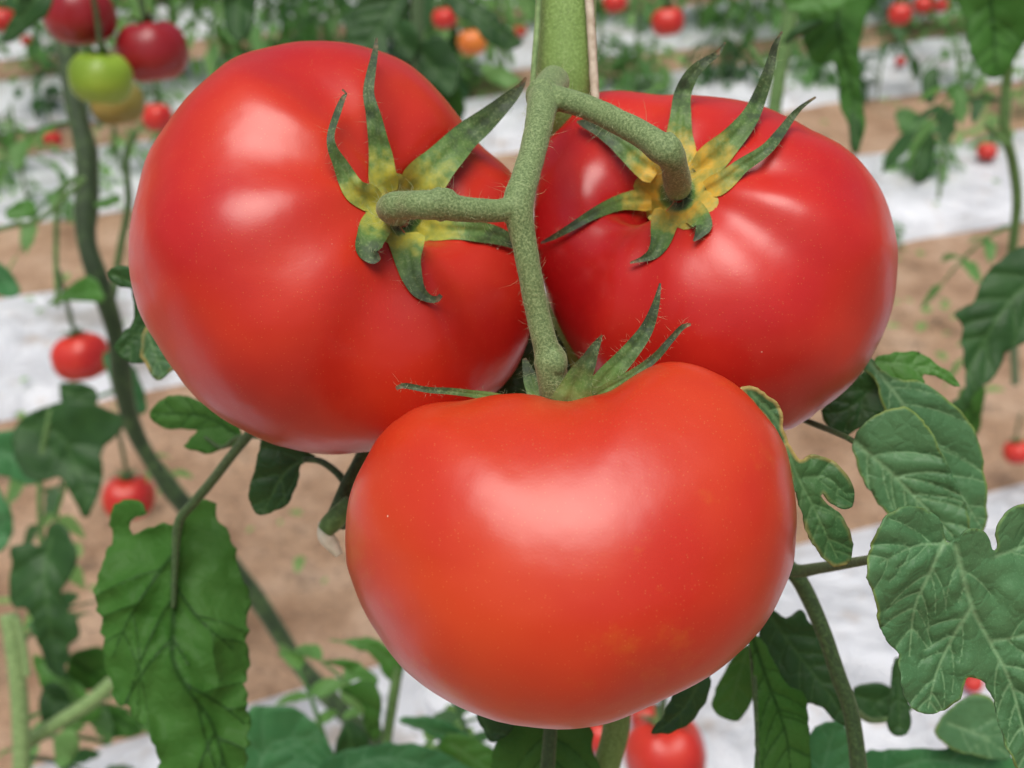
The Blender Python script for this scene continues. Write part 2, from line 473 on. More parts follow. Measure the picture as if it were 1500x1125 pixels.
O3 = [(508, 828), (506, 792), (507, 756), (515, 715), (532, 679), (551, 645), (565, 627), (593, 606), (627, 590), (673, 586), (710, 580), (747, 576), (780, 577), (807, 584), (827, 588), (860, 581),
      (893, 571), (920, 554), (943, 537), (973, 529), (1007, 531), (1043, 543), (1083, 567), (1110, 595), (1132, 622), (1147, 646), (1159, 685), (1164, 722), (1168, 750), (1166, 785),
      (1162, 825), (1148, 865), (1128, 905), (1100, 941), (1060, 977), (1020, 1003), (960, 1031), (900, 1057), (850, 1067), (805, 1068), (745, 1061), (703, 1049), (660, 1030), (617, 1003),
      (583, 972), (560, 940), (535, 900), (520, 866)]

BV = {}


def big_tomato(key, label, cpx, depth, axis, R, H, lobes, outline, mat, **kw):
    c = P(cpx[0], cpx[1], depth)
    V, Fc = tomato_shape(c, axis, R, H, lobes, **kw)
    V = fit_outline(V, c, outline, soft=.22 if key == 't3' else .1)
    root = empty('tomato', c, label, 'tomato', 'three ripe tomatoes of the near truss')
    mk('fruit', V, Fc, mat, root)
    BV[key] = BVHTree.FromPolygons([Vector(v) for v in V], Fc)
    return root


def ax3(r, u, f):
    return Rv * r + Uv * u + Fv * f


t1 = big_tomato('t1', 'large round red tomato left of the forked stem, leaning against the other two', (486, 365), 0.305, ax3(0.56, 0.30, -.78), 0.054, 0.040,
                [(2, 0.03, 0.5), (3, 0.018, 1.0), (8, 0.018, -2.79), (5, .012, 1.0)], O1, M['t_left'], dip=0.20, dipw=0.40, pit=0.60, pitw=0.115, off=(0.02, -0.20))
t2 = big_tomato('t2', 'large crimson tomato on the right with an amber ringed star calyx facing the viewer', (1045, 385), 0.312, ax3(-0.43, 0.46, -.78), 0.050, 0.040,
                [(2, 0.02, 1.5), (4, 0.012, 0.2), (7, 0.014, 1.4), (10, 0.010, 1.22)], O2, M['t_right'], dip=0.22, dipw=0.38, pit=0.62, pitw=0.12, off=(0.08, 0.17))
t3 = big_tomato('t3', 'lowest and nearest big tomato, orange red and wider than tall, seen from the side', (838, 815), 0.272, ax3(0.0, 1.0, 0.10), 0.054, 0.041,
                [(2, 0.02, 0.0), (4, 0.052, PI), (3, 0.006, 2.0), (10, 0.005, -1.4)], O3, M['t_front'], dip=0.24, dipw=0.40, pit=0.2, pitw=0.13, ex=0.88)


def surf_depth(key, x, y):
    d = (P(x, y, 1.0) - cam_loc).normalized()
    h = BV[key].ray_cast(cam_loc, d)
    if h[0] is None: return None
    return (h[0] - cam_loc).dot(Fv)


def sepal(parent, key, pts, mat, thick=0.0007, cup=0.22, seed=0, hair=0):
    """pts: (x, y, width px, lift mm) over fruit KEY, or absolute depth (m) when key is None"""
    n = max(14, len(pts) * 5)
    c = catmull(np.array(pts, dtype=float), n)
    # depth on centre line
    dep = np.zeros(n); last = None; off = 0
    for i in range(n):
        if key is None:
            dep[i] = c[i, 3]
        else:
            s = surf_depth(key, c[i, 0], c[i, 1])
            if s is None or (last is not None and s > last + 0.004):
                base = last if last is not None else 0.28
                last = base + 0.0002
                s = last
            else: last = s
            dep[i] = s - c[i, 3] / 1000.0
    for _ in range(3): dep[1:-1] = (dep[:-2] + dep[1:-1] * 2 + dep[2:]) / 4
    tan = np.gradient(c[:, :2], axis=0); tan /= np.maximum(np.linalg.norm(tan, axis=1)[:, None], 1e-6)
    nrm = np.stack([-tan[:, 1], tan[:, 0]], axis=1)
    m = 9
    V = []; Fc = []; al = []
    ph = seed * 1.7
    for side in (0, 1):
        for i in range(n):
            t = i / (n - 1)
            w = max(c[i, 2], 0.8) / 2
            if key is not None: w *= min(1.0, .72 + t * 4)
            for j in range(m):
                s = -1 + 2 * j / (m - 1)
                wob = 1 + 0.10 * noise.noise(Vector((t * 6, s * 1.5, ph)))
                x = c[i, 0] + nrm[i, 0] * w * s * wob; y = c[i, 1] + nrm[i, 1] * w * s * wob
                wm = w / FPX * dep[i]
                d = dep[i] - cup * min(1, .15 + t * 2.5) * wm * (abs(s) ** 1.6) * 1.0 + 0.12 * wm * math.cos(s * 7) * (1 - t)
                d -= 0.0006 * noise.noise(Vector((x * .05, y * .05, ph)))
                if key is not None:
                    sd = surf_depth(key, x, y)
                    if sd is not None: d = min(d, sd - 0.00045) if side == 0 else min(d + thick * (1 - s * s), sd + 0.0002)
                    elif side == 1: d += thick * (1 - s * s)
                elif side == 1: d += thick * (1 - s * s) + wm * .5 * (1 - s * s)
                V.append(P(x, y, d)); al.append(t)
    for side in (0, 1):
        o = side * n * m
        for i in range(n - 1):
            for j in range(m - 1):
                a = o + i * m + j
                q = (a, a + 1, a + m + 1, a + m)
                Fc.append(q if side else q[::-1])
    return mk('sepal', V, Fc, mat, parent, {'along': al}), np.array([tuple(v) for v in V]), n, m


def calyx(root, key, mat, disc=None, sepals=(), hairn=160, seed=3):
    cx = None
    if disc:
        (x0, y0, r0, r1, lift, hx, hy) = disc
        V = []; Fc = []; al = []
        n, m = 48, 12
        for i in range(m):
            f = i / (m - 1)
            for j in range(n):
                a = 2 * PI * j / n
                r = r0 + (r1 - r0) * f * (1 + 0.10 * math.sin(7 * a + seed) * f)
                x = x0 + (hx - x0) * (1 - f) + r * math.cos(a); y = y0 + (hy - y0) * (1 - f) + r * math.sin(a)
                s = surf_depth(key, x, y)
                V.append(P(x, y, s - lift * (0.9 * (1 - f) + 0.15 + math.sin(PI * f) * .8 * f) / 1000 - 0.0005 * noise.noise(Vector((x * .09, y * .09, seed)))))
                al.append(0.03 + 0.10 * f if f > .45 else .03 + .85 * (1 - f / .45))  # dark green towards the centre: shade of the stem hollow painted in
        for i in range(m - 1):
            for j in range(n):
                a = i * n + j; b = i * n + (j + 1) % n
                Fc.append((a, b, b + n, a + n))
        cx = mk('calyx', V, Fc, mat, root, {'along': al})
    hv = []; hn = []
    for k, s in enumerate(sepals):
        if cx is None:
            o, V, n, m = sepal(root, key, s, mat, seed=k + seed)
            o.name = 'calyx'; cx = o
        else:
            o, V, n, m = sepal(cx, key, s, mat, seed=k + seed)
        e = np.concatenate([V[i * m] for i in range(3, n - 1)] + [V[i * m + m - 1] for i in range(3, n - 1)]).reshape(-1, 3)
        c0 = np.concatenate([V[i * m + m // 2] for i in range(3, n - 1)] * 2).reshape(-1, 3)
        dd = e - c0; dd /= np.maximum(np.linalg.norm(dd, axis=1)[:, None], 1e-9)
        hv.append(e); hn.append(dd - np.array(Fv) * .5)
    hv = np.vstack(hv); hn = np.vstack(hn)
    V, Fc = hairs(hv, hn, hairn, 0.0016, 0.000028, seed=seed, skip=0)
    mk('fine_hair', V, Fc, M['hair'], cx)
    return cx


calyx(t1, 't1', M['calyx'], disc=(590, 308, 9, 57, 0.8, 590, 324), seed=3, hairn=220, sepals=[
    [(553, 297, 40, 1.5), (540, 290, 40, 2), (519, 278, 35, 2.5), (500, 243, 22, 4), (487, 217, 15, 6), (485, 195, 11, 7), (495, 163, 10, 8), (503, 143, 7, 8.5), (507, 137, 3, 9), (501, 131, 3, 10)],
    [(569, 282, 40, 1.5), (565, 270, 44, 2), (560, 255, 42, 2.5), (556, 217, 33, 4), (547, 169, 22, 7), (540, 137, 17, 9), (543, 110, 14, 11), (549, 78, 9, 13), (552, 55, 3, 14)],
    [(606, 280, 44, 1.5), (613, 272, 62, 2), (628, 256, 62, 3), (647, 236, 52, 4), (679, 203, 42, 7), (708, 179, 35, 10), (737, 153, 24, 13), (760, 130, 13, 15), (771, 113, 3, 17)],
    [(618, 324, 34, 1), (632, 333, 38, 1.5), (667, 336, 30, 2), (707, 340, 30, 2.5), (736, 348, 24, 3), (760, 360, 14, 3.5), (787, 371, 10, 4), (808, 379, 7, 5), (821, 385, 3, 6)],
    [(594, 341, 46, 1), (595, 352, 54, 1.5), (597, 374, 42, 1.5), (602, 402, 33, 1.5), (612, 424, 22, 1.5), (628, 437, 12, 2), (640, 438, 9, 4), (646, 432, 6, 6)],
    [(560, 319, 42, 1), (551, 330, 46, 1.5), (543, 350, 42, 2), (541, 366, 36, 2), (547, 377, 22, 3), (556, 374, 10, 5)]])
calyx(t2, 't2', M['calyx2'], disc=(993, 273, 9, 60, 0.8, 993, 288), seed=11, hairn=180, sepals=[
    [(998, 240, 40, 1), (996, 215, 44, 1.5), (996, 196, 38, 2), (997, 171, 31, 4), (1000, 139, 26, 7), (1013, 110, 21, 10), (1032, 91, 14, 12), (1050, 79, 9, 14), (1062, 62, 3, 16)],
    [(1020, 252, 40, 1), (1046, 230, 46, 2), (1072, 204, 35, 4), (1099, 171, 27, 7), (1115, 136, 21, 10), (1127, 100, 15, 13), (1135, 68, 9, 15), (1146, 46, 3, 17)],
    [(1035, 278, 34, 1), (1058, 266, 30, 2), (1090, 241, 22, 3), (1122, 219, 18, 5), (1144, 193, 14, 7), (1163, 168, 10, 9), (1176, 155, 6, 11), (1195, 142, 3, 13)],
    [(1010, 307, 42, 1), (1020, 315, 38, 1.5), (1030, 330, 26, 2), (1024, 343, 14, 2.5), (1016, 353, 3, 3)],
    [(981, 313, 44, 1), (974, 324, 42, 1.5), (968, 350, 32, 1.5), (958, 369, 20, 1.5), (942, 379, 9, 2), (923, 385, 3, 3)],
    [(954, 292, 42, 1), (936, 293, 31, 1.5), (907, 297, 24, 2), (872, 312, 17, 2.5), (840, 331, 12, 3), (811, 347, 8, 3.5), (792, 356, 3, 4)],
    [(962, 255, 44, 1), (934, 234, 36, 1.5), (907, 210, 28, 2), (882, 193, 20, 2.5), (856, 181, 12, 3), (845, 178, 3, 3)]])
D3 = 0.268
calyx(t3, None, M['calyx3'], seed=21, hairn=260, sepals=[
    [(834, 594, 60, .2520), (841, 577, 52, .2515), (848, 556, 39, .2505), (860, 532, 26, .249), (872, 508, 14, .248), (882, 491, 3, .247)],
    [(760, 590, 14, .262), (720, 581, 13, .258), (693, 577, 11, .256), (660, 573, 10, .254), (627, 571, 9, .253), (593, 565, 8, .252), (580, 569, 5, .252)],
    [(850, 590, 30, .262), (870, 573, 34, .261), (893, 547, 31, .260), (923, 515, 26, .259), (947, 482, 20, .259), (960, 448, 12, .258), (967, 415, 3, .258)],
    [(850, 600, 18, .258), (880, 575, 16, .256), (927, 548, 14, .254), (960, 523, 12, .253), (983, 497, 10, .252), (1000, 479, 8, .251), (1012, 475, 4, .251)],
    [(792, 592, 26, .266), (782, 570, 24, .268), (774, 545, 17, .270), (768, 525, 6, .271)]])

# ------------------------------------------------------------------ the near plant: stem, truss, leaves
near = empty('tomato_plant', G(850, row_y(900, 850)), 'near tomato plant whose thick fuzzy stem and forked truss carry the three big tomatoes', 'tomato plant')
mm_ = lambda w, d: w / 2 / FPX * d
sp = [(832, -160, .318, 92), (830, -40, .316, 90), (829, 60, .314, 88), (828, 150, .316, 88), (832, 260, .335, 84), (845, 500, .36, 80), (870, 760, .365, 62), (893, 980, .37, 44), (903, 1060, .37, 40), (885, 1140, .37, 38), (860, 1300, .37, 38)]
V, Fc, Nn = tube([P(x, y, d) for x, y, d, w in sp], [mm_(w, d) for x, y, d, w in sp], n=90, seg=40, bump=0.03, bscale=120)
stem_o = mk('main_stem', V, Fc, M['stem'], near)
hv, hf = hairs(V[:1400], Nn[:1400], 650, 0.0022, 0.00003, seed=5)
mk('fine_hair', hv, hf, M['hair'], stem_o)


def rib(xs, w):
    return tube([P(x, y, d) for x, y, d in xs], [mm_(w, .3)] * len(xs), n=40, seg=8)


v1, f1, n1_ = tube([P(x, y, d) for x, y, d in ((792, -160, .306), (789, 0, .305), (782, 100, .304), (776, 200, .306), (776, 300, .315))], [mm_(9, .3)] * 5, n=40, seg=10)
mk('stem_ridge', v1, f1, M['stem_pale'], stem_o)

TR = []
k0 = [(812, 118, .296, 46), (800, 135, .284, 48), (795, 150, .276, 47), (790, 180, .270, 42), (781, 220, .264, 40), (769, 262, .258, 42), (759, 300, .254, 46), (766, 345, .2545, 38), (776, 400, .256, 36),
      (787, 455, .258, 36), (799, 505, .259, 38), (806, 528, .2595, 46), (808, 545, .260, 46), (812, 575, .262, 44), (815, 620, .268, 46)]
TR.append(k0)
TR.append([(762, 300, .254, 36), (735, 308, .252, 34), (700, 308, .249, 36), (668, 305, .247, 39), (645, 299, .246, 45), (632, 300, .246, 44), (612, 300, .247, 42), (592, 301, .2505, 43), (578, 302, .2520, 42), (570, 306, .2560, 39), (574, 313, .264, 33), (583, 319, .290, 28)])
TR.append([(797, 142, .280, 40), (825, 146, .276, 36), (862, 158, .271, 36), (905, 178, .265, 37), (945, 200, .260, 40), (968, 217, .257, 45), (981, 226, .257, 45), (988, 243, .261, 40), (991, 260, .268, 41), (993, 272, .277, 40), (995, 281, .297, 34)])
parts = []; HV = []; HN = []
for k in TR:
    V, Fc, Nn = tube([P(x, y, d) for x, y, d, w in k], [mm_(w, d) for x, y, d, w in k], n=len(k) * 8, seg=20, bump=0.05, bscale=260)
    parts.append((V, Fc)); HV.append(V[:-2]); HN.append(Nn[:-2])
# swollen joint nodes
for (x, y, d, w) in ((809, 531, .2592, 51), (648, 299, .2465, 49), (978, 219, .257, 48), (797, 141, .279, 52)):
    c = P(x, y, d); V = []; Fc = []
    for i in range(9):
        for j in range(14):
            th = PI * i / 8; ph = 2 * PI * j / 14
            r = mm_(w, d) * (1 + 0.10 * math.sin(3 * ph + x))
            V.append(c + Vector((math.sin(th) * math.cos(ph), math.sin(th) * math.sin(ph), math.cos(th))) * r)
    for i in range(8):
        for j in range(14):
            a = i * 14 + j; b = i * 14 + (j + 1) % 14
            Fc.append((a, a + 14, b + 14, b))
    parts.append(([tuple(v) for v in V], Fc))
V, Fc = join(parts)
truss = mk('truss_stem', V, Fc, M['truss'], near)
rm = truss.modifiers.new('weld', 'REMESH'); rm.mode = 'VOXEL'; rm.voxel_size = 0.00042; rm.use_smooth_shade = True
sm = truss.modifiers.new('soften', 'SMOOTH'); sm.iterations = 5; sm.factor = 0.5
hv = np.vstack(HV); hn = np.vstack(HN)
a1, b1 = hairs(hv, hn, 9000, 0.00042, 0.000026, seed=8, skip=0)
a2, b2 = hairs(hv, hn, 700, 0.0026, 0.000034, curl=0.6, seed=9, skip=0)
V, Fc = join([(a1, b1), (a2, b2)])
mk('fine_hair', V, Fc, M['hair'], truss)

s_pts = [P(x, y, .305) for x, y in ((858, -160), (862, -20), (867, 60), (872, 150), (876, 260))]
V, Fc, Nn = tube(s_pts, [mm_(13, .305)] * 5, n=50, seg=10, bump=0.15, bscale=500)
st = mk('support_string', V, Fc, M['string'], None, origin=s_pts[0])
tag(st, 'tan support string running down the right side of the thick green stem', 'string')


# ------------------------------------------------------------------ traced leaves
def seg_dist(Q, poly, wts=None):
    best = np.full(len(Q), 1e9); hw = np.ones(len(Q))
    for i in range(len(poly) - 1):
        a = np.array(poly[i][:2]); b = np.array(poly[i + 1][:2]); ab = b - a
        t = np.clip(((Q - a) @ ab) / max(ab @ ab, 1e-9), 0, 1)
        d = np.linalg.norm(Q - (a + t[:, None] * ab), axis=1)
        if wts is not None:
            w = wts[i] + (wts[i + 1] - wts[i]) * t
            hw = np.where(d < best, w, hw)
        best = np.minimum(best, d)
    return best, hw


def make_leaf(parent, outline, veins, depth, mat, grad=(0, 0), step=9, bulge=1.2, wave=2.6, serr=3.0, lat=(26, 60, 8), name='leaf', seed=0,
              thick=0.00035, closed_smooth=True, bend=0.0, sunk=1, latlen=200):
    """outline / veins: traced points; depth: metres at the centroid; grad: mm of depth per 100 px in x, y; veins: list of (points, width)"""
    out = np.array(outline, dtype=float)
    per = np.sum(np.linalg.norm(np.roll(out, -1, 0) - out, axis=1))
    n = max(24, int(per / (step * .8)))
    cv = catmull(out, n, closed=True)
    cen = cv.mean(0)
    t = np.gradient(cv, axis=0); t /= np.maximum(np.linalg.norm(t, axis=1)[:, None], 1e-6)
    nr = np.stack([-t[:, 1], t[:, 0]], 1)
    amp = np.array([serr * noise.noise(Vector((p[0] * .06, p[1] * .06, seed))) + serr * .5 * noise.noise(Vector((p[0] * .16, p[1] * .16, seed + 5))) for p in cv])
    cv = cv + nr * amp[:, None]
    # vein network
    net = []
    mains = [catmull(np.array(pts, dtype=float), max(8, len(pts) * 6)) for pts, w in veins]
    for vi, (pts, w) in enumerate(veins):
        c = mains[vi]
        net.append((c, np.linspace(w, w * .35, len(c))))
        if lat:
            sp_, ang, _ = lat
            L = np.concatenate([[0], np.cumsum(np.linalg.norm(np.diff(c, axis=0), axis=1))])
            s = sp_ * .6; side = 1
            r = random.Random(seed * 31 + vi)
            while s < L[-1] * .95:
                i = min(int(np.searchsorted(L, s)), len(c) - 2)
                tt = c[i + 1] - c[i]; tt /= max(np.linalg.norm(tt), 1e-6)
                for sd in (1, -1):
                    if sd == -1: i = min(i + r.randint(0, 3), len(c) - 2)
                    a = math.radians(ang + r.uniform(-12, 12)) * sd
                    dv = np.array([tt[0] * math.cos(a) - tt[1] * math.sin(a), tt[0] * math.sin(a) + tt[1] * math.cos(a)])
                    p = c[i].copy(); q = [p.copy()]
                    ln = min(latlen, 40 + .9 * per / 6) * r.uniform(.8, 1.1)
                    for k in range(8):
                        dv = dv * .93 + tt * .12; dv /= np.linalg.norm(dv)
                        p = p + dv * ln / 8
                        if any(np.min(np.linalg.norm(mm2 - p, axis=1)) < sp_ * .55 for mi, mm2 in enumerate(mains) if mi != vi): break
                        q.append(p.copy())
                    if len(q) < 3: continue
                    net.append((np.array(q), np.linspace(w * .5, w * .15, len(q))))
                s += sp_ * r.uniform(.7, 1.45)
    mn, mxx = cv.min(0), cv.max(0)
    pts = [Vector((float(p[0]), float(p[1]))) for p in cv]
    edges = [(i, (i + 1) % n) for i in range(n)]
    y = mn[1]; row = 0
    while y < mxx[1]:
        x = mn[0] + (row % 2) * step * .5
        while x < mxx[0]:
            pts.append(Vector((x, y))); x += step
        y += step * .866; row += 1
    for c, w in net:
        L = np.concatenate([[0], np.cumsum(np.linalg.norm(np.diff(c, axis=0), axis=1))])
        k = max(3, int(L[-1] / (step * .75)))
        ss = np.linspace(0, L[-1], k)
        cx_ = np.interp(ss, L, c[:, 0]); cy_ = np.interp(ss, L, c[:, 1]); ww = np.interp(ss, L, w)
        tx = np.gradient(cx_); ty = np.gradient(cy_); ln_ = np.maximum(np.hypot(tx, ty), 1e-6)
        for q in range(k):
            for o_ in (0, 1, -1):
                h_ = max(ww[q], 1.2) * 1.35 * o_
                pts.append(Vector((float(cx_[q] - ty[q] / ln_[q] * h_), float(cy_[q] + tx[q] / ln_[q] * h_))))
    vo, eo, fo, _, _, _ = delaunay_2d_cdt(pts, edges, [], 1, 1e-4)
    Q = np.array([tuple(v) for v in vo])
    vd = np.full(len(Q), 1e9); vw = np.ones(len(Q)); vatt = np.zeros(len(Q))
    for c, w in net:
        d, hw = seg_dist(Q, c, w)
        vatt = np.maximum(vatt, np.clip(1.25 - d / np.maximum(hw, 1.2), 0, 1) * (0.45 + 0.55 * min(1, w[0] / 4)))
        vd = np.minimum(vd, d)
    rimd, _ = seg_dist(Q, np.vstack([cv, cv[:1]]))
    bl = bulge / 1000 * (1 - np.exp(-(vd / 9.0) ** 1.3)) * sunk
    wv = np.array([noise.noise(Vector((q[0] * .009, q[1] * .009, seed * 3.3))) for q in Q]) * wave / 1000
    wv2 = np.array([noise.noise(Vector((q[0] * .03, q[1] * .03, seed * 5.3))) for q in Q]) * wave / 4000
    dq = Q - cen
    dd = depth + (grad[0] * dq[:, 0] + grad[1] * dq[:, 1]) / 100000.0 - bl + wv + wv2
    if bend:   # cup about the main vein
        md, _ = seg_dist(Q, catmull(np.array(veins[0][0], dtype=float), 20))
        dd = dd + bend / 1000 * (md / 100) ** 2
    V = [P(Q[i, 0], Q[i, 1], dd[i]) for i in range(len(Q))]
    Fc = []
    for f in fo:
        a, b, c = (Q[f[0]], Q[f[1]], Q[f[2]])
        Fc.append(tuple(f) if (b[0] - a[0]) * (c[1] - a[1]) - (b[1] - a[1]) * (c[0] - a[0]) < 0 else tuple(f)[::-1])
    o = mk(name, V, Fc, mat, parent, {'vein': vatt, 'rim': np.clip(rimd / 30, 0, 1)})
    so = o.modifiers.new('thickness', 'SOLIDIFY'); so.thickness = thick * depth / .27; so.offset = -1
    return o


def stalk(parent, pts, mat, name='leaf_stalk', seg=12, bump=0.05):
    """pts: (x, y, depth, width px)"""
    V, Fc, Nn = tube([P(x, y, d) for x, y, d, w in pts], [mm_(w, d) for x, y, d, w in pts], n=len(pts) * 8, seg=seg, bump=bump, bscale=90)
    return mk(name, V, Fc, mat, parent)


# --- right side, near
make_leaf(near, [(1204, 601), (1240, 570), (1262, 548), (1275, 540), (1300, 595), (1290, 607), (1262, 625), (1240, 637), (1215, 625)],
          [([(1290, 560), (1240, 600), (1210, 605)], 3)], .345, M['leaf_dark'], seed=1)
make_leaf(near, [(1284, 525), (1322, 515), (1352, 519), (1372, 534), (1391, 546), (1408, 566), (1391, 562), (1370, 551), (1352, 549), (1356, 562), (1340, 558), (1319, 562), (1295, 560), (1283, 540)],
          [([(1285, 530), (1330, 535), (1370, 542), (1405, 564)], 3)], .340, M['leaf_bright'], seed=2)
make_leaf(near, [(1271, 521), (1290, 540), (1320, 557), (1345, 557), (1372, 573), (1399, 594), (1422, 622), (1436, 655), (1443, 697), (1446, 731), (1440, 778), (1400, 782), (1372, 772), (1340, 740), (1306, 681),
                 (1298, 610), (1283, 560), (1267, 540)], [([(1272, 528), (1318, 585), (1360, 650), (1405, 720), (1438, 775)], 4)], .325, M['leaf_front'], grad=(4, 3), seed=3, lat=(30, 52, 8))
make_leaf(near, [(1249, 646), (1262, 625), (1290, 604), (1325, 597), (1353, 615), (1378, 660), (1402, 712), (1420, 762), (1412, 800), (1380, 790), (1330, 770), (1292, 745), (1272, 715), (1256, 680)],
          [([(1250, 646), (1300, 688), (1350, 738), (1400, 790)], 4.5)], .306, M['leaf_front'], grad=(-3, 3), seed=4, lat=(32, 50, 8), bulge=1.7)
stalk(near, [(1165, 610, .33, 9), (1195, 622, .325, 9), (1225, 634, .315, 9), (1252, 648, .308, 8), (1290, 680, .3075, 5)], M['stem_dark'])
make_leaf(near, [(1084, 571), (1094, 566), (1112, 570), (1133, 585), (1146, 610), (1150, 635), (1160, 656), (1172, 672), (1186, 667), (1210, 670), (1237, 690), (1252, 718), (1249, 742), (1235, 747), (1215, 735), (1204, 724),
                 (1212, 738), (1226, 750), (1243, 772), (1250, 802), (1245, 820), (1230, 830), (1214, 826), (1198, 806), (1184, 785), (1174, 750), (1160, 706), (1146, 660), (1126, 622), (1100, 590)],
          [([(1100, 575), (1140, 620), (1165, 690), (1195, 750), (1225, 815)], 4), ([(1178, 700), (1210, 700), (1240, 725)], 3)], .264, M['leaf_edge'], grad=(3, 2), seed=5, lat=(26, 50, 8), step=7)
L6 = [(1388, 795), (1380, 768), (1358, 746), (1330, 740), (1305, 752), (1285, 780), (1272, 815), (1272, 845), (1282, 880), (1290, 915), (1300, 940), (1315, 955), (1318, 980), (1323, 1008), (1335, 1035), (1352, 1045), (1377, 1042),
      (1397, 1030), (1411, 1013), (1418, 992), (1432, 996), (1446, 1003), (1456, 1030), (1466, 1070), (1480, 1105), (1502, 1135), (1560, 1150), (1570, 900), (1550, 740), (1505, 738), (1478, 750), (1461, 775), (1458, 806), (1444, 782), (1420, 776)]
make_leaf(near, L6, [([(1384, 790), (1362, 840), (1340, 890), (1332, 960)], 4), ([(1400, 800), (1424, 889), (1450, 940), (1480, 1000), (1510, 1110)], 5), ([(1424, 889), (1395, 935), (1372, 985), (1360, 1035)], 4),
                     ([(1388, 796), (1340, 800), (1290, 825)], 3), ([(1458, 815), (1500, 800), (1550, 780)], 3.5), ([(1450, 940), (1500, 930), (1550, 900)], 3.5)],
          .255, M['leaf_front'], grad=(4, 4), seed=6, lat=(34, 55, 6), bulge=1.5, wave=5, step=7, latlen=70, serr=4)
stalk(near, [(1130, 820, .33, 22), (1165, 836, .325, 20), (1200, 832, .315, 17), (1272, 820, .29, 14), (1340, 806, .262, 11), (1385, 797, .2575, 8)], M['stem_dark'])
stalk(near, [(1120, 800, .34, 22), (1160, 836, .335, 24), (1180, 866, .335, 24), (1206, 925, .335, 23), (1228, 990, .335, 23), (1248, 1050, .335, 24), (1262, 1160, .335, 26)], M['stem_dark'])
make_leaf(near, [(1112, 920), (1128, 893), (1150, 905), (1172, 893), (1186, 910), (1205, 950), (1228, 985), (1245, 1062), (1220, 1052), (1195, 1032), (1162, 1022), (1138, 990), (1116, 955)],
          [([(1130, 905), (1170, 960), (1210, 1010), (1238, 1055)], 4)], .365, M['leaf_dark'], seed=7)
make_leaf(near, [(1098, 930), (1104, 985), (1108, 1060), (1112, 1150), (1182, 1150), (1185, 1080), (1180, 1022), (1155, 1005), (1135, 972), (1118, 940)],
          [([(1103, 935), (1125, 1000), (1150, 1070), (1160, 1140)], 4)], .350, M['leaf_under'], grad=(4, 0), seed=8)
stalk(near, [(1098, 915, .352, 8), (1104, 985, .349, 8), (1108, 1060, .348, 6), (1111, 1150, .348, 5)], M['stem_dark'])
make_leaf(near, [(1098, 945), (1106, 1000), (1100, 1030), (1082, 1055), (1060, 1052), (1042, 1035), (1052, 1005), (1070, 970)], [([(1095, 950), (1080, 1000), (1070, 1045)], 3)], .39, M['leaf_bright'], seed=9)
make_leaf(near, [(1040, 985), (1034, 1025), (1010, 1060), (976, 1075), (954, 1074), (972, 1050), (984, 1020), (1000, 990), (1020, 975)], [([(1030, 990), (1000, 1040), (960, 1073)], 3)], .33, M['leaf_dark'], grad=(6, 3), seed=10)
make_leaf(near, [(1178, 1150), (1183, 1090), (1200, 1063), (1225, 1057), (1244, 1075), (1256, 1150)], [([(1200, 1150), (1212, 1100), (1225, 1062)], 3)], .42, M['leaf_bluish'], seed=11)
make_leaf(near, [(1250, 1010), (1284, 1000), (1310, 1010), (1320, 1035), (1292, 1052), (1262, 1047)], [([(1255, 1020), (1310, 1035)], 3)], .45, M['leaf_dark'], seed=12)
stalk(near, [(1252, 1040, .42, 10), (1275, 1055, .43, 9), (1310, 1050, .44, 8), (1345, 1030, .45, 6)], M['stem_mid'])
make_leaf(near, [(1262, 1110), (1320, 1098), (1400, 1098), (1470, 1108), (1500, 1120), (1520, 1200), (1262, 1200)], [([(1265, 1150), (1350, 1115), (1450, 1125)], 4)], .44, M['leaf_bluish'], seed=13)
make_leaf(near, [(1385, 1045), (1420, 1020), (1450, 1020), (1470, 1060), (1480, 1110), (1430, 1108), (1390, 1095), (1370, 1075)], [([(1390, 1060), (1440, 1080), (1475, 1105)], 3)], .43, M['leaf_front'], seed=14)
make_leaf(near, [(1305, 1010), (1310, 970), (1320, 965), (1326, 1000), (1335, 1045), (1330, 1075), (1308, 1075), (1300, 1060)], [([(1315, 970), (1318, 1070)], 3)], .40, M['leaf_dark'], seed=15)
# --- under the front tomato
make_leaf(near, [(742, 1060), (790, 1055), (860, 1060), (868, 1100), (875, 1160), (735, 1160), (722, 1110)], [([(800, 1060), (810, 1150)], 4)], .36, M['leaf_under'], seed=16)
stalk(near, [(808, 1040, .345, 20), (806, 1075, .345, 20), (800, 1150, .345, 22)], M['stem_dark'])
make_leaf(near, [(700, 1045), (750, 1050), (752, 1068), (735, 1082), (718, 1086), (708, 1070)], [([(705, 1050), (722, 1084)], 3)], .35, M['leaf_dark'], seed=17)
# --- between the fruits: a leaf added to darken the shaded gap
make_leaf(near, [(735, 470), (800, 470), (830, 520), (840, 600), (720, 610), (715, 560)], [([(800, 480), (760, 590)], 4)], .335, M['leaf_dark'], seed=18)
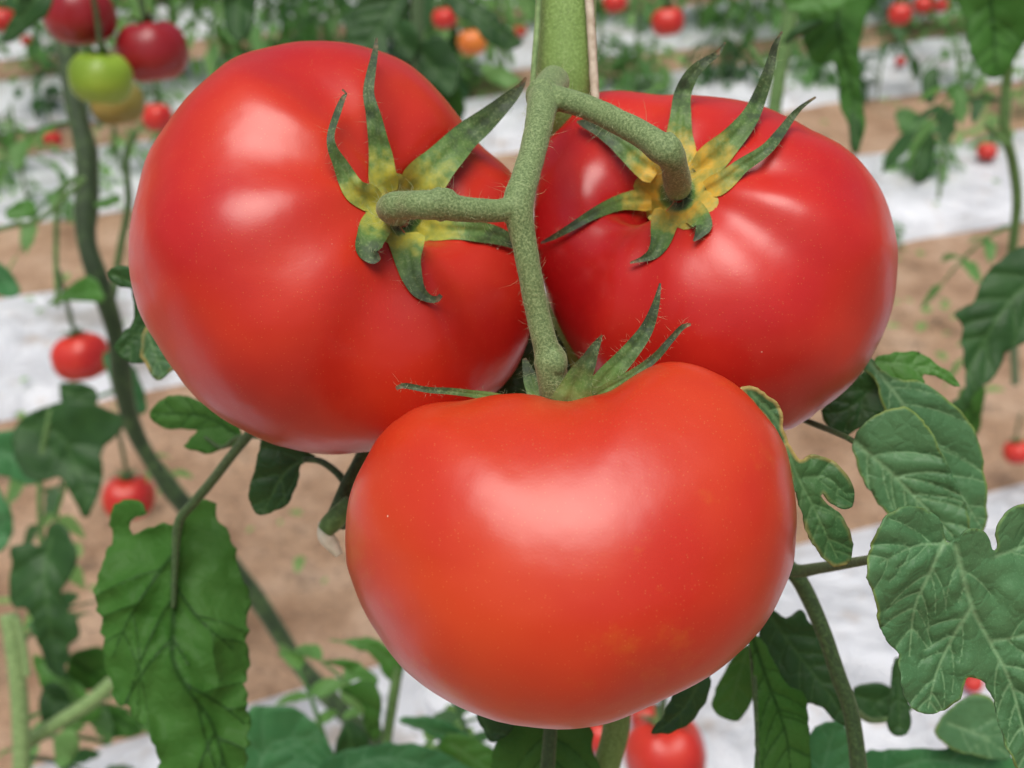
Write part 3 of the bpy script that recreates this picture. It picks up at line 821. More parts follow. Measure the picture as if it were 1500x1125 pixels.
# --- left side, near
make_leaf(near, [(262, 759), (285, 735), (306, 733), (319, 755), (330, 770), (340, 796), (351, 834), (360, 855), (368, 880), (362, 916), (365, 974), (360, 1011), (365, 1057), (362, 1098), (345, 1160), (245, 1160), (232, 1105), (219, 1073),
                 (203, 1061), (190, 1038), (165, 1020), (155, 970), (148, 916), (140, 888), (143, 834), (165, 796), (161, 759), (178, 734), (198, 732), (213, 748), (205, 757), (190, 760), (198, 780), (231, 768), (250, 770)],
          [([(262, 765), (256, 820), (254, 900), (253, 965), (275, 1010), (310, 1060), (338, 1150)], 7), ([(256, 810), (225, 850), (190, 905), (165, 960)], 4), ([(258, 860), (290, 905), (340, 950)], 4), ([(268, 1000), (320, 1030), (358, 1060)], 4)],
          .40, M['leaf_under'], grad=(3, -3), seed=20, bulge=-2.2, wave=10, lat=(46, 45, 8), serr=8, bend=1.5)
stalk(near, [(375, 625, .36, 15), (345, 660, .37, 15), (310, 705, .385, 15), (285, 735, .392, 14), (262, 765, .396, 14), (257, 820, .398, 9), (254, 890, .399, 6)], M['stem_dark'])
make_leaf(near, [(219, 604), (240, 583), (267, 579), (293, 588), (315, 600), (345, 620), (350, 645), (309, 664), (290, 662), (269, 655), (280, 641), (288, 631), (253, 628), (227, 620)],
          [([(345, 635), (300, 610), (225, 605)], 3)], .42, M['leaf_under'], seed=21)
stalk(near, [(390, 640, .40, 8), (350, 640, .41, 7), (325, 655, .415, 6), (300, 640, .418, 4)], M['stem_dark'])
make_leaf(near, [(385, 640), (419, 650), (450, 662), (462, 670), (443, 680), (436, 703), (424, 734), (407, 747), (381, 754), (367, 739), (365, 715), (374, 685)],
          [([(460, 670), (420, 690), (385, 750)], 4)], .36, M['leaf_dark'], grad=(0, 3), seed=22)
stalk(near, [(445, 673, .357, 8), (470, 676, .355, 10), (494, 693, .352, 11), (510, 714, .35, 13)], M['stem_dark'])
lat = stalk(near, [(545, 640, .35, 22), (525, 680, .348, 21), (508, 712, .346, 22), (500, 742, .345, 30), (490, 770, .345, 34)], M['stem_dark'], name='side_shoot')
stalk(lat, [(515, 735, .340, 24), (500, 752, .340, 30), (484, 768, .340, 30), (476, 778, .340, 24)], M['stem_mid'], name='shoot_stub')
stalk(lat, [(470, 765, .343, 7), (476, 784, .341, 22), (486, 797, .341, 22), (497, 813, .341, 13)], M['cut'], name='dry_stub', bump=.25)
make_leaf(near, [(157, 399), (170, 391), (190, 391), (215, 400), (225, 440), (210, 428), (185, 422), (166, 414)], [([(160, 400), (220, 425)], 3)], .37, M['leaf_dark'], seed=23)
make_leaf(near, [(168, 508), (180, 488), (193, 474), (196, 440), (190, 420), (215, 420), (230, 480), (232, 520), (222, 527), (197, 532), (175, 522)], [([(200, 430), (215, 480), (175, 515)], 3)], .375, M['leaf_dark'], seed=24)
make_leaf(near, [(212, 478), (206, 520), (212, 528), (218, 545), (231, 557), (250, 545), (262, 530), (240, 500)], [([(215, 485), (240, 550)], 3)], .36, M['leaf_edge'], seed=25)


# ------------------------------------------------------------------ leaves of generic plants
def leaflet_arrays(base, dirv, up, size, r, width=0.55):
    """one folded, drooping, notched leaflet: 3 x 8 grid"""
    d = dirv / np.linalg.norm(dirv); s = np.cross(d, up); s /= max(np.linalg.norm(s), 1e-6); u = np.cross(s, d)
    prof = np.array([0.05, .55, .85, 1.0, .78, .82, .48, .02]) * width * .5
    prof = prof * (1 + r.normal(0, .08, 8))
    fold = r.uniform(.1, .6); droop = r.uniform(.2, .9); tw = r.normal(0, .25)
    V = []
    for i in range(8):
        t = i / 7
        c = base + d * size * t - np.array([0, 0, 1.]) * size * droop * .5 * t * t
        ss = s * math.cos(tw * t) + u * math.sin(tw * t)
        for k in (-1, -.5, 0, .5, 1):
            V.append(c + ss * prof[i] * size * k + u * (abs(k) * fold * prof[i] * size) - np.array([0, 0, 1.]) * (size * .03 * (k * k) * (i % 2)))
    Fc = [(i * 5 + k, i * 5 + k + 1, i * 5 + k + 6, i * 5 + k + 5) for i in range(7) for k in range(4)]
    return V, Fc


def compound(base, dirv, length, r, lsize=0.07, nl=3):
    V = []; Fc = []; k = 0
    d = dirv / np.linalg.norm(dirv); p = base.copy(); n = 6
    pts = [p.copy()]
    for i in range(n):
        d = d + np.array([0, 0, -0.22]); d /= np.linalg.norm(d); p = p + d * length / n; pts.append(p.copy())
    tv, tf, _ = tube(pts, np.linspace(.0022, .001, n + 1), n=8, seg=4, cap=False)
    V += list(tv); Fc += tf; k = len(V)
    side = np.cross(d, [0, 0, 1.]); side /= max(np.linalg.norm(side), 1e-6)
    spots = []
    for i in range(nl):
        q = pts[2 + i * 2 if 2 + i * 2 < n else n - 1]
        for sd in (1, -1):
            spots.append((q, side * sd + d * .5, lsize * (0.7 + .15 * i)))
    spots.append((pts[-1], d, lsize * 1.2))
    for q, dv, sz in spots:
        v, f = leaflet_arrays(np.array(q), dv + r.normal(0, .2, 3), np.array([0, 0, 1.]) + r.normal(0, .25, 3), sz * r.uniform(.8, 1.2), r)
        V += v; Fc += [tuple(a + k for a in t) for t in f]; k = len(V)
    return V, Fc


def row_plant(x, y0, label, seed, z0=0.03, z1=0.75, n=34, lsize=.068, leaf='leaf_far', stem='stem_mid', lean=(0, 0), group=None, dens=1.7, r_=.007, ll=.19):
    r = np.random.default_rng(seed)
    foot = np.array(G(x, row_y(y0, x)))
    root = empty('tomato_plant', foot, label, 'tomato plant', group)
    pts = []
    for i in range(8):
        z = z1 * i / 7
        pts.append(foot + np.array([lean[0] * z + .02 * math.sin(z * 5 + seed), lean[1] * z + .02 * math.cos(z * 4 + seed), z - .01]))
    V, Fc, _ = tube(pts, [r_] * 8, n=24, seg=8)
    mk('main_stem', V, Fc, M[stem], root)
    VV = []; FF = []; k = 0
    n = int(n * dens)
    for i in range(n):
        z = z0 + (z1 - z0) * (i + r.uniform(0, 1)) / n
        a = r.uniform(0, 2 * PI)
        b = foot + np.array([lean[0] * z, lean[1] * z, z])
        v, f = compound(b, np.array([math.cos(a), math.sin(a), r.uniform(-.1, .6)]), ll * r.uniform(.6, 1.2), r, lsize * r.uniform(.7, 1.15), nl=2)
        VV += v; FF += [tuple(q + k for q in t) for t in f]; k = len(VV)
    mk('foliage', VV, FF, M[leaf], root)
    return root


rows = [
    # x, row y0, label, kwargs
    (-130, 150, 'pale green plant at the left edge behind the green tomato', dict(leaf='leaf_far_pale', n=22)),
    (60, 120, 'thin pale plant standing on white film left of the dark leaning stem', dict(leaf='leaf_far', n=20)),
    (330, 150, 'sparse light green plant above the shoulder of the left big tomato', dict(leaf='leaf_far_pale', n=22)),
    (460, 110, 'light green far plant behind the top of the left big tomato', dict(leaf='leaf_far', n=24)),
    (612, 190, 'dark leafy plant between the left big tomato and the thick stem', dict(leaf='leaf_far_dark', n=40, lsize=.085, r_=.012, stem='stem_dark', z0=.03)),
    (735, 130, 'mid green plant just left of the thick near stem', dict(leaf='leaf_far', n=26)),
    (925, 150, 'fresh green plant with an upright pale stem right of the support string', dict(leaf='leaf_far', n=30, stem='stem_pale')),
    (1015, 90, 'far green plant above the dip of the right big tomato', dict(leaf='leaf_far_dark', n=22)),
    (1150, 230, 'plant with a smooth pale stem rising behind the right big tomato', dict(leaf='leaf_far', n=16, z0=.12, r_=.012, stem='stem_mid')),
    (1300, 190, 'leafy far plant at the upper right below a single red tomato', dict(leaf='leaf_far', n=30)),
    (1400, 150, 'hazy green plant at the upper right between two darker plants', dict(leaf='leaf_far_dark', n=26)),
    (190, 150, 'wispy green plant under the dark red ribbed tomato at top left', dict(leaf='leaf_far', n=22)),
    (20, 285, 'low sprig of leaves on the white strip at the left edge', dict(leaf='leaf_far_pale', n=6, z1=.22, ll=.1, lsize=.045, dens=1, r_=.004)),
    (235, 260, 'low sprig of leaves on the white strip beside the left big tomato', dict(leaf='leaf_far', n=7, z1=.25, ll=.1, lsize=.045, dens=1, r_=.004)),
    (1345, 505, 'bushy low plant on the white strip just right of the right big tomato', dict(leaf='leaf_far', n=34, z1=.14, ll=.11, lsize=.032, dens=1, r_=.003)),
    (1430, 470, 'low leafy tuft on the white strip near the right edge stem', dict(leaf='leaf_far_pale', n=10, z1=.12, ll=.1, lsize=.045, dens=1, r_=.004)),
    (830, 130, 'green plant hidden in part by the thick near stem', dict(leaf='leaf_far', n=24)),
    (1220, 140, 'far green plant behind the broad curled leaf', dict(leaf='leaf_far', n=26)),
    (880, 262, 'low bushy plant right beside the foot of the support string', dict(leaf='leaf_far', n=16, z1=.22, lsize=.05, ll=.12)),
    (950, 275, 'low bushy plant left of the tallest left sepal of the right big tomato', dict(leaf='leaf_far_pale', n=16, z1=.2, lsize=.05, ll=.12)),
    (1050, 270, 'low dark bushy plant between the two upright sepals of the right big tomato', dict(leaf='leaf_far_dark', n=15, z1=.17, lsize=.055, ll=.12)),
    (1180, 290, 'low bushy plant in front of the smooth pale stem at right', dict(leaf='leaf_far', n=14, z1=.16, lsize=.05, ll=.12)),
    (1020, 175, 'light leafy plant above the middle of the right big tomato', dict(leaf='leaf_far', n=26)),
    (1110, 175, 'pale leafy plant by the top of the smooth pale stem', dict(leaf='leaf_far_pale', n=24)),
    (1360, 230, 'leafy plant over the soil strip at the upper right', dict(leaf='leaf_far', n=16, z1=.6)),
    (1450, 235, 'leafy plant crossing the crooked stem at the upper right', dict(leaf='leaf_far_pale', n=16, z1=.6)),
    (260, 165, 'bright leafy plant between the ribbed tomato and the left big tomato', dict(leaf='leaf_far_pale', n=26)),
    (400, 165, 'leafy plant just over the top of the left big tomato', dict(leaf='leaf_far', n=24)),
    (540, 165, 'leafy plant just over the right shoulder of the left big tomato', dict(leaf='leaf_far', n=26)),
    (690, 215, 'leafy plant under the orange tomato', dict(leaf='leaf_far_pale', n=22, z1=.4)),
    (60, 330, 'leafy sprig hanging over white film left of the dark leaning stem', dict(leaf='leaf_far', n=9, z1=.3, ll=.12, lsize=.045, dens=1, r_=.004)),
    (-10, 270, 'leafy sprig at the left edge level with the olive tomato', dict(leaf='leaf_far', n=14, z1=.3, ll=.14, lsize=.05, dens=1, r_=.004)),
    (175, 300, 'pale sprig between the dark leaning stem and the left big tomato', dict(leaf='leaf_far_pale', n=10, z1=.3, ll=.11, lsize=.045, dens=1, r_=.004)),
    (110, 180, 'dark leafy plant left of the green tomato', dict(leaf='leaf_far_dark', n=16, z1=.5, dens=1)),
    (1275, 330, 'leafy plant over the soil strip beside the long hanging curled leaf', dict(leaf='leaf_far_dark', n=14, z1=.25, ll=.12, lsize=.05, dens=1, r_=.004)),
    (1400, 340, 'light plant on the soil strip between slender stem and crooked stem', dict(leaf='leaf_far', n=16, z1=.3, ll=.13, lsize=.05, dens=1, r_=.004)),
    (1500, 400, 'leafy plant at the right edge just over the upper white strip', dict(leaf='leaf_far_pale', n=14, z1=.3, ll=.13, lsize=.05, dens=1, r_=.004)),
    (1290, 610, 'tuft of weeds where soil meets white film by the right big tomato', dict(leaf='leaf_far', n=12, z1=.05, ll=.08, lsize=.028, dens=1, r_=.002)),
    (1560, 200, 'green plant just beyond the right edge of the view', dict(leaf='leaf_far', n=28)),
]
for i, (x, y0, lb, kw) in enumerate(rows):
    row_plant(x, y0, lb, 100 + i, **kw)
near_row = [
    (-60, 'climbing plant at the left edge whose leaves fill the top left corner', 'leaf_far'),
    (175, 'climbing plant with a thin bare stem beside the dark leaning stem', 'leaf_far_pale'),
    (380, 'climbing plant rising from behind the left big tomato, leaves at the top left', 'leaf_far'),
    (510, 'climbing plant rising behind the left big tomato by its tallest sepal', 'leaf_far_dark'),
    (740, 'climbing plant whose leaves show directly left of the thick near stem', 'leaf_far'),
    (935, 'climbing plant whose leaves show directly right of the support string', 'leaf_far_pale'),
    (1060, 'climbing plant between the two tallest sepals of the right big tomato', 'leaf_far'),
    (1310, 'climbing plant behind the round orange red tomato at top right', 'leaf_far'),
    (1590, 'climbing plant beyond the right edge of the view', 'leaf_far_dark')]
for i, (x, lb, lfm) in enumerate(near_row):
    row_plant(x, 283, lb, 300 + i, z0=.36, z1=.95, n=15, lsize=.055, leaf=lfm, r_=.0045, dens=1, ll=.16)
far_rows = [(-60 + 72 * q, (20, 8, 30, 14)[q % 4]) for q in range(23)]
for i, (x, y0) in enumerate(far_rows):
    row_plant(x, y0 + 10, 'farthest blurred tomato plants in a row across the top of the view', 200 + i, n=22, group='farthest row of plants', leaf=('leaf_far', 'leaf_far_pale', 'leaf_far', 'leaf_far_dark')[i % 4], z0=.03, z1=.5, lsize=.065)
for i, (x, y0) in enumerate([(-40 + 130 * q, -75) for q in range(13)]):
    row_plant(x, y0, 'farthest blurred tomato plants in a row across the top of the view', 240 + i, n=22, group='farthest row of plants', leaf=('leaf_far_pale', 'leaf_far')[i % 2], z0=.03, z1=.5, lsize=.08)


# ------------------------------------------------------------------ left leaning plant
left = empty('tomato_plant', G(560, 1090), 'leaning plant with a long dark bare stem down the left of the view', 'tomato plant')
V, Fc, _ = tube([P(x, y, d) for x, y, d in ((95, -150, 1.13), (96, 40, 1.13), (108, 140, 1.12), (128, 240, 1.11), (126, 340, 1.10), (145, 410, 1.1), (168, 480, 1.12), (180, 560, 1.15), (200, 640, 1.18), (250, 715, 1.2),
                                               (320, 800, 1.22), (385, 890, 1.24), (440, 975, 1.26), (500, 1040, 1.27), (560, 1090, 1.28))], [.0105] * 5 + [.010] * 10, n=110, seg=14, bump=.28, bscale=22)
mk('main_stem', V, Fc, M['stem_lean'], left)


def lstalk(root, pts, d, w, mat='stem_mid', name='leaf_stalk'):
    return stalk(root, [(x, y, d, w) for x, y in pts], M[mat], name=name, seg=8)


lstalk(left, [(125, 262), (100, 268), (85, 300), (82, 380), (85, 450)], 1.02, 8)
lstalk(left, [(125, 262), (60, 320), (20, 330), (-20, 340)], 1.0, 8)
lstalk(left, [(200, 190), (185, 230), (188, 300), (175, 370), (165, 440)], 1.2, 11)
lstalk(left, [(75, 600), (60, 680), (60, 780), (75, 870)], 1.0, 9)
lf = lambda root, out, v, d, m, **k: make_leaf(root, out, [(v, 4)], d, M[m], thick=.0004, wave=14 * d, bulge=3 * d, **k)
lf(left, [(25, 620), (60, 598), (100, 588), (140, 592), (178, 612), (170, 640), (148, 660), (150, 700), (128, 757), (108, 735), (90, 700), (60, 705), (35, 695), (18, 660)], [(30, 625), (90, 640), (130, 740)], 1.0, 'leaf_dark', seed=31)
lf(left, [(-10, 640), (20, 630), (60, 650), (80, 690), (50, 710), (15, 700), (-10, 690)], [(0, 660), (60, 690)], 1.05, 'leaf_bluish', seed=32)
lf(left, [(17, 800), (40, 796), (62, 796), (74, 767), (95, 772), (112, 813), (99, 850), (91, 875), (118, 924), (99, 949), (95, 990), (74, 982), (58, 949), (41, 895), (21, 891), (12, 867), (16, 833)],
   [(74, 790), (66, 850), (80, 975)], .9, 'leaf_dark', seed=33)
lf(left, [(-20, 690), (0, 720), (18, 760), (10, 800), (-20, 800)], [(-5, 700), (5, 790)], .95, 'leaf_bluish', seed=34)
lf(left, [(10, 305), (45, 292), (52, 310), (40, 318), (12, 320)], [(12, 312), (48, 305)], 1.0, 'leaf_bright', seed=35)
lf(left, [(68, 448), (95, 425), (130, 405), (150, 425), (148, 440), (100, 440)], [(70, 446), (145, 425)], 1.05, 'leaf_bright', seed=36)
lf(left, [(138, 300), (165, 285), (178, 292), (150, 305)], [(140, 302), (175, 290)], 1.1, 'leaf_bright', seed=37)
lf(left, [(86, 565), (110, 560), (138, 570), (140, 590), (115, 600), (92, 590)], [(90, 570), (135, 590)], 1.1, 'leaf_dark', seed=38)
lf(left, [(-20, 380), (10, 395), (28, 425), (10, 435), (-20, 420)], [(-10, 390), (25, 430)], 1.0, 'leaf_bluish', seed=39)
lf(left, [(195, 395), (225, 420), (240, 470), (205, 440)], [(198, 398), (235, 465)], 1.1, 'leaf_bluish', seed=40)
lf(left, [(150, 520), (195, 540), (215, 600), (180, 600)], [(155, 525), (205, 595)], 1.2, 'leaf_bluish', seed=41)
lf(left, [(75, -20), (70, 20), (50, 35), (25, 55), (0, 60), (20, 20), (35, -20)], [(60, -10), (10, 55)], .9, 'leaf_dark', seed=42)

low = empty('tomato_plant', G(20, 1180), 'low pale stemmed plant in the bottom left corner', 'tomato plant')
lstalk(low, [(12, 900), (22, 960), (30, 1050), (32, 1160)], .85, 26, 'stem_pale', 'main_stem')
lstalk(low, [(30, 1095), (80, 1062), (130, 1030), (165, 1000)], .88, 22, 'stem_pale', 'side_shoot')
lstalk(low, [(25, 905), (35, 950), (40, 990)], .84, 11, 'stem_pale')
lf(low, [(60, 1010), (80, 1000), (105, 1030), (90, 1060), (60, 1055)], [(65, 1015), (95, 1050)], .9, 'leaf_dark', seed=43)
lf(low, [(105, 960), (150, 950), (165, 985), (140, 1010), (100, 1000)], [(110, 970), (155, 1000)], .95, 'leaf_under', seed=44)
lf(low, [(50, 960), (110, 1000), (150, 1040), (125, 1060), (70, 1020)], [(60, 970), (135, 1050)], .92, 'leaf_bright', seed=45)
lf(low, [(80, 1080), (110, 1070), (112, 1105), (85, 1125)], [(85, 1085), (100, 1115)], .86, 'leaf_far_pale', seed=46)
lf(low, [(150, 1030), (200, 1050), (205, 1075), (160, 1080), (140, 1060)], [(150, 1040), (200, 1070)], .95, 'leaf_under', seed=47)

young = empty('tomato_plant', G(540, 1160), 'bushy young growth with spiky upright leaves below the left big tomato', 'tomato plant')
lf(young, [(362, 1045), (395, 1036), (430, 1038), (470, 1070), (490, 1110), (500, 1160), (350, 1160)], [(370, 1150), (400, 1090), (470, 1080)], .62, 'leaf_bluish', seed=51)
lf(young, [(490, 1100), (505, 1060), (520, 1058), (540, 1085), (545, 1130), (500, 1150)], [(510, 1070), (520, 1130)], .60, 'leaf_dark', seed=52)
lf(young, [(470, 1120), (530, 1095), (600, 1090), (660, 1110), (700, 1150), (480, 1170)], [(475, 1150), (560, 1110), (680, 1140)], .58, 'leaf_bluish', seed=53)
lf(young, [(583, 1055), (620, 1050), (655, 1058), (690, 1078), (700, 1095), (665, 1095), (625, 1075)], [(585, 1056), (695, 1090)], .62, 'leaf_bluish', seed=54)
lf(young, [(655, 1075), (690, 1080), (720, 1095), (745, 1130), (740, 1160), (650, 1160), (640, 1110)], [(660, 1090), (735, 1140)], .60, 'leaf_bright', seed=55)
lf(young, [(478, 937), (505, 938), (535, 935), (560, 942), (588, 975), (580, 1000), (560, 985), (545, 960), (510, 945)], [(480, 938), (545, 950), (585, 985)], .7, 'leaf_bright', seed=56)
lf(young, [(470, 970), (500, 966), (530, 975), (552, 995), (545, 1010), (520, 990), (495, 975)], [(472, 970), (548, 1000)], .7, 'leaf_bright', seed=57)
lf(young, [(500, 1012), (520, 1000), (550, 1000), (560, 1040), (552, 1085), (535, 1070), (528, 1030)], [(505, 1010), (545, 1070)], .69, 'leaf_under', seed=58)
lstalk(young, [(585, 970), (578, 1010), (570, 1060), (560, 1120)], .7, 16, 'stem_mid', 'main_stem')
lf(young, [(498, 1000), (530, 1010), (548, 1040), (550, 1090), (525, 1040), (505, 1030)], [(500, 1005), (548, 1080)], .72, 'leaf_far_pale', seed=59)



def sprig(root, x, y, d, a, length, lsize, mat, seed, nl=2):
    r = np.random.default_rng(seed)
    dv = np.array(Rv) * math.cos(math.radians(a)) + np.array(Uv) * math.sin(math.radians(a)) - np.array(Fv) * .3
    v, f = compound(np.array(P(x, y, d)), dv, length, r, lsize, nl=nl)
    return mk('leaf', v, f, M[mat], root)


for k, (x, y, d, a, l, sz, mt) in enumerate([
    (30, 1060, .95, 40, .10, .035, 'leaf_far'), (80, 1050, 1.0, 70, .09, .035, 'leaf_far_pale'), (120, 1020, 1.0, 100, .10, .035, 'leaf_far_dark'), (160, 1090, .95, 150, .10, .04, 'leaf_far'),
    (20, 960, 1.05, 60, .10, .035, 'leaf_far_dark'), (40, 1110, .9, 10, .10, .04, 'leaf_far_dark'), (170, 1040, 1.1, 60, .08, .035, 'leaf_far_pale')]):
    sprig(low, x, y, d, a, l, sz, mt, 400 + k)
for k, (x, y, d, a, l, sz, mt) in enumerate([
    (175, 570, 1.2, 190, .14, .045, 'leaf_far'), (190, 620, 1.2, 200, .16, .05, 'leaf_far_dark'), (170, 500, 1.2, 20, .07, .035, 'leaf_far'), (130, 250, 1.15, 200, .12, .04, 'leaf_far'), (200, 650, 1.25, -20, .08, .04, 'leaf_far_pale'),
    (120, 180, 1.2, 170, .10, .04, 'leaf_far'), (40, 640, 1.1, 200, .12, .05, 'leaf_far'), (100, 700, 1.1, 250, .12, .045, 'leaf_far_pale')]):
    sprig(left, x, y, d, a, l, sz, mt, 430 + k)
for k, (x, y, d, a, l, sz, mt) in enumerate([
    (560, 1080, .75, 110, .07, .03, 'leaf_far'), (600, 1120, .75, 60, .06, .03, 'leaf_far_pale'), (480, 1100, .75, 100, .06, .03, 'leaf_far'), (700, 1130, .72, 100, .06, .03, 'leaf_far_dark')]):
    sprig(young, x, y, d, a, l, sz, mt, 450 + k)
# ------------------------------------------------------------------ right plants
rp = empty('tomato_plant', G(1485, 560), 'plant at the right edge with a crooked green stem and a big dark hanging leaf', 'tomato plant')
V, Fc, _ = tube([P(x, y, d) for x, y, d in ((1482, -120, .92), (1478, 60, .95), (1474, 130, .97), (1472, 190, .98), (1484, 240, 1.0), (1490, 300, 1.02), (1482, 380, 1.05), (1484, 470, 1.1), (1487, 560, 1.3))], [.0045] * 9, n=70, seg=12, bump=.1, bscale=40)
mk('main_stem', V, Fc, M['stem_mid'], rp)
lstalk(rp, [(1478, 215), (1460, 195), (1444, 182)], .98, 10)
make_leaf(rp, [(1505, 360), (1480, 370), (1459, 388), (1440, 407), (1433, 429), (1420, 445), (1399, 459), (1410, 478), (1406, 500), (1412, 519), (1414, 556), (1408, 578), (1392, 592), (1410, 607), (1429, 575), (1459, 549), (1474, 519), (1505, 500), (1560, 470), (1560, 340)],
          [([(1540, 390), (1480, 440), (1430, 520), (1400, 592)], 5)], .62, M['leaf_dark'], seed=61, wave=8, bulge=2.5, lat=(40, 50, 8), serr=4)
lf(rp, [(1410, 570), (1440, 565), (1440, 600), (1430, 640), (1412, 625), (1405, 600)], [(1415, 575), (1430, 630)], .75, 'leaf_under', seed=62)
lf(rp, [(1405, -30), (1415, 30), (1420, 60), (1430, 92), (1452, 113), (1475, 108), (1490, 80), (1510, 55), (1560, 40), (1560, -30)], [(1450, -20), (1455, 50), (1460, 108)], .72, 'leaf_under', seed=63)

for k, (x, y, d, a, l, sz, mt) in enumerate([
    (1480, 150, 1.1, 160, .10, .04, 'leaf_far_dark'), (1478, 60, 1.05, 200, .10, .04, 'leaf_far'), (1485, 330, 1.2, 190, .10, .035, 'leaf_far'), (1484, 450, 1.25, 200, .08, .035, 'leaf_far_pale')]):
    sprig(rp, x, y, d, a, l, sz, mt, 470 + k)
cp = empty('tomato_plant', G(1180, 230), 'plant with a broad curled leaf drooping at the top right of the right big tomato', 'tomato plant')
lstalk(cp, [(1170, -120), (1160, 0), (1150, 60), (1140, 120), (1130, 200), (1130, 300)], .95, 21, 'stem_mid', 'main_stem')
lf(cp, [(1165, -30), (1172, 10), (1176, 50), (1183, 78), (1200, 95), (1222, 92), (1228, 120), (1230, 150), (1243, 185), (1248, 218), (1256, 222), (1266, 195), (1268, 175), (1262, 145), (1258, 90), (1262, 45), (1275, 12), (1285, -30)],
   [(1225, -20), (1230, 60), (1248, 130), (1256, 215)], .8, 'leaf_under', seed=64)
lf(cp, [(1150, 8), (1175, 18), (1205, 20), (1240, 5), (1270, -20), (1160, -20)], [(1155, 8), (1230, 0)], .77, 'leaf_bright', seed=65)
stalk(cp, [(1148, 64, .78, 6), (1165, 48, .775, 14), (1185, 38, .775, 14), (1205, 32, .775, 6)], M['leaf_dark'], name='leaf_fold')
lf(cp, [(1245, 165), (1262, 180), (1262, 205), (1252, 222), (1246, 210)], [(1250, 170), (1255, 218)], .78, 'leaf_dark', seed=66)
lstalk(cp, [(1100, 70), (1112, 90), (1135, 110)], .97, 12, 'stem_mid')

hp = empty('tomato_plant', G(1350, 290), 'slender plant with one dark hanging leaf over the white strip at right', 'tomato plant')
lstalk(hp, [(1400, 60), (1405, 130), (1385, 200), (1375, 290)], 1.5, 6, 'stem_mid', 'main_stem')
lf(hp, [(1338, 262), (1345, 225), (1352, 196), (1366, 196), (1370, 225), (1358, 264), (1346, 268)], [(1360, 200), (1344, 262)], 1.4, 'leaf_dark', seed=67)
lf(hp, [(1312, 165), (1330, 160), (1365, 175), (1375, 190), (1350, 200), (1320, 190)], [(1315, 170), (1370, 190)], 1.42, 'leaf_far', seed=68)
lf(hp, [(1352, 105), (1372, 100), (1375, 130), (1365, 152), (1352, 140)], [(1360, 102), (1364, 148)], 1.45, 'leaf_dark', seed=69)
lf(hp, [(1385, 130), (1405, 120), (1418, 140), (1400, 150)], [(1388, 135), (1415, 140)], 1.45, 'leaf_bright', seed=70)

# top centre dark leaves of a mid-distance plant
tp = empty('tomato_plant', G(620, 200), 'mid distance plant with dark arching leaves above the left big tomato', 'tomato plant')
lstalk(tp, [(612, -100), (612, 20), (614, 90), (620, 160), (625, 240)], 1.1, 17, 'stem_dark', 'main_stem')
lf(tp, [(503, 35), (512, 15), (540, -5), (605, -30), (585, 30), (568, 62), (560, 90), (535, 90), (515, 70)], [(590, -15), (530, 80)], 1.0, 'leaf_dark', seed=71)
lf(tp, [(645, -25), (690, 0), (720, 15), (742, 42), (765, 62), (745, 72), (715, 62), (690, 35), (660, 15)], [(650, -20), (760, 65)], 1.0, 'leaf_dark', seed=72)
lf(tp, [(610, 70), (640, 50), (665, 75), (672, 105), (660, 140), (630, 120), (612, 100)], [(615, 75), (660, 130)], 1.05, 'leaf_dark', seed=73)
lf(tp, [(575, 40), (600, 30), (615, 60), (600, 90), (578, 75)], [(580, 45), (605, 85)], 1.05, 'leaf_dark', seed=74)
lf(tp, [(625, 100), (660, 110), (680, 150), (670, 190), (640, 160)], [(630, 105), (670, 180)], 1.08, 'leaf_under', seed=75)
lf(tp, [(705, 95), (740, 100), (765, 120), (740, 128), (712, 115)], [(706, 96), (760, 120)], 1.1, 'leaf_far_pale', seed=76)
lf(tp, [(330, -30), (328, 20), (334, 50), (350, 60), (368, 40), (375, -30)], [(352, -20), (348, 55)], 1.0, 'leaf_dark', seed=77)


# ------------------------------------------------------------------ tomatoes farther off
def small_tomato(x, y, r, label, mat='t_far', size=.07, sq=.86, depth=None, tilt=0.0, facing=.25):
    d = depth or size * FPX / (2 * r)
    d = min(d, ground_depth(y + r) * .96)
    R = r / FPX * d
    c = P(x, y, d)
    ax = ax3(math.sin(tilt), math.cos(tilt), -facing)
    V, Fc = tomato_shape(c, ax, R, R * sq, [(2, .02, x), (5, .03, y), (3, .02, x + y)], nu=44, nv=30, dip=.22, dipw=.36, pit=.1, pitw=.15)
    root = empty('tomato', c, label, 'tomato')
    mk('fruit', V, Fc, M[mat], root)
    ax.normalize(); e1 = ax.cross(Fv).normalized(); e2 = ax.cross(e1)
    VV = []; FF = []; al = []; k = 0
    top = c + ax * (R * sq * .74)
    for s in range(5):
        a = s * 2 * PI / 5 + x
        dr = e1 * math.cos(a) + e2 * math.sin(a); sd = ax.cross(dr)
        for i in range(6):
            t = i / 5
            w = R * .16 * (1 - t) ** .7 + R * .01
            p = top + dr * (R * .75 * t) + ax * (R * (.30 * math.sin(t * 2.2) + .04))
            VV += [p - sd * w, p + sd * w]; al += [t, t]
        for i in range(5):
            FF.append((k + 2 * i, k + 2 * i + 1, k + 2 * i + 3, k + 2 * i + 2))
        k += 12
    tv, tf, _ = tube([top - ax * R * .1, top + ax * R * .5, top + ax * R * .9 + Vector((0, 0, R * .5)), top + ax * R + Vector((0, 0, R * 1.6))], [R * .09] * 4, n=14, seg=8)
    FF += [tuple(q + k for q in f) for f in tf]; VV += [Vector(v) for v in tv]; al += [.6] * len(tv)
    mk('calyx', VV, FF, M['calyx3'], root, {'along': al})
    return root


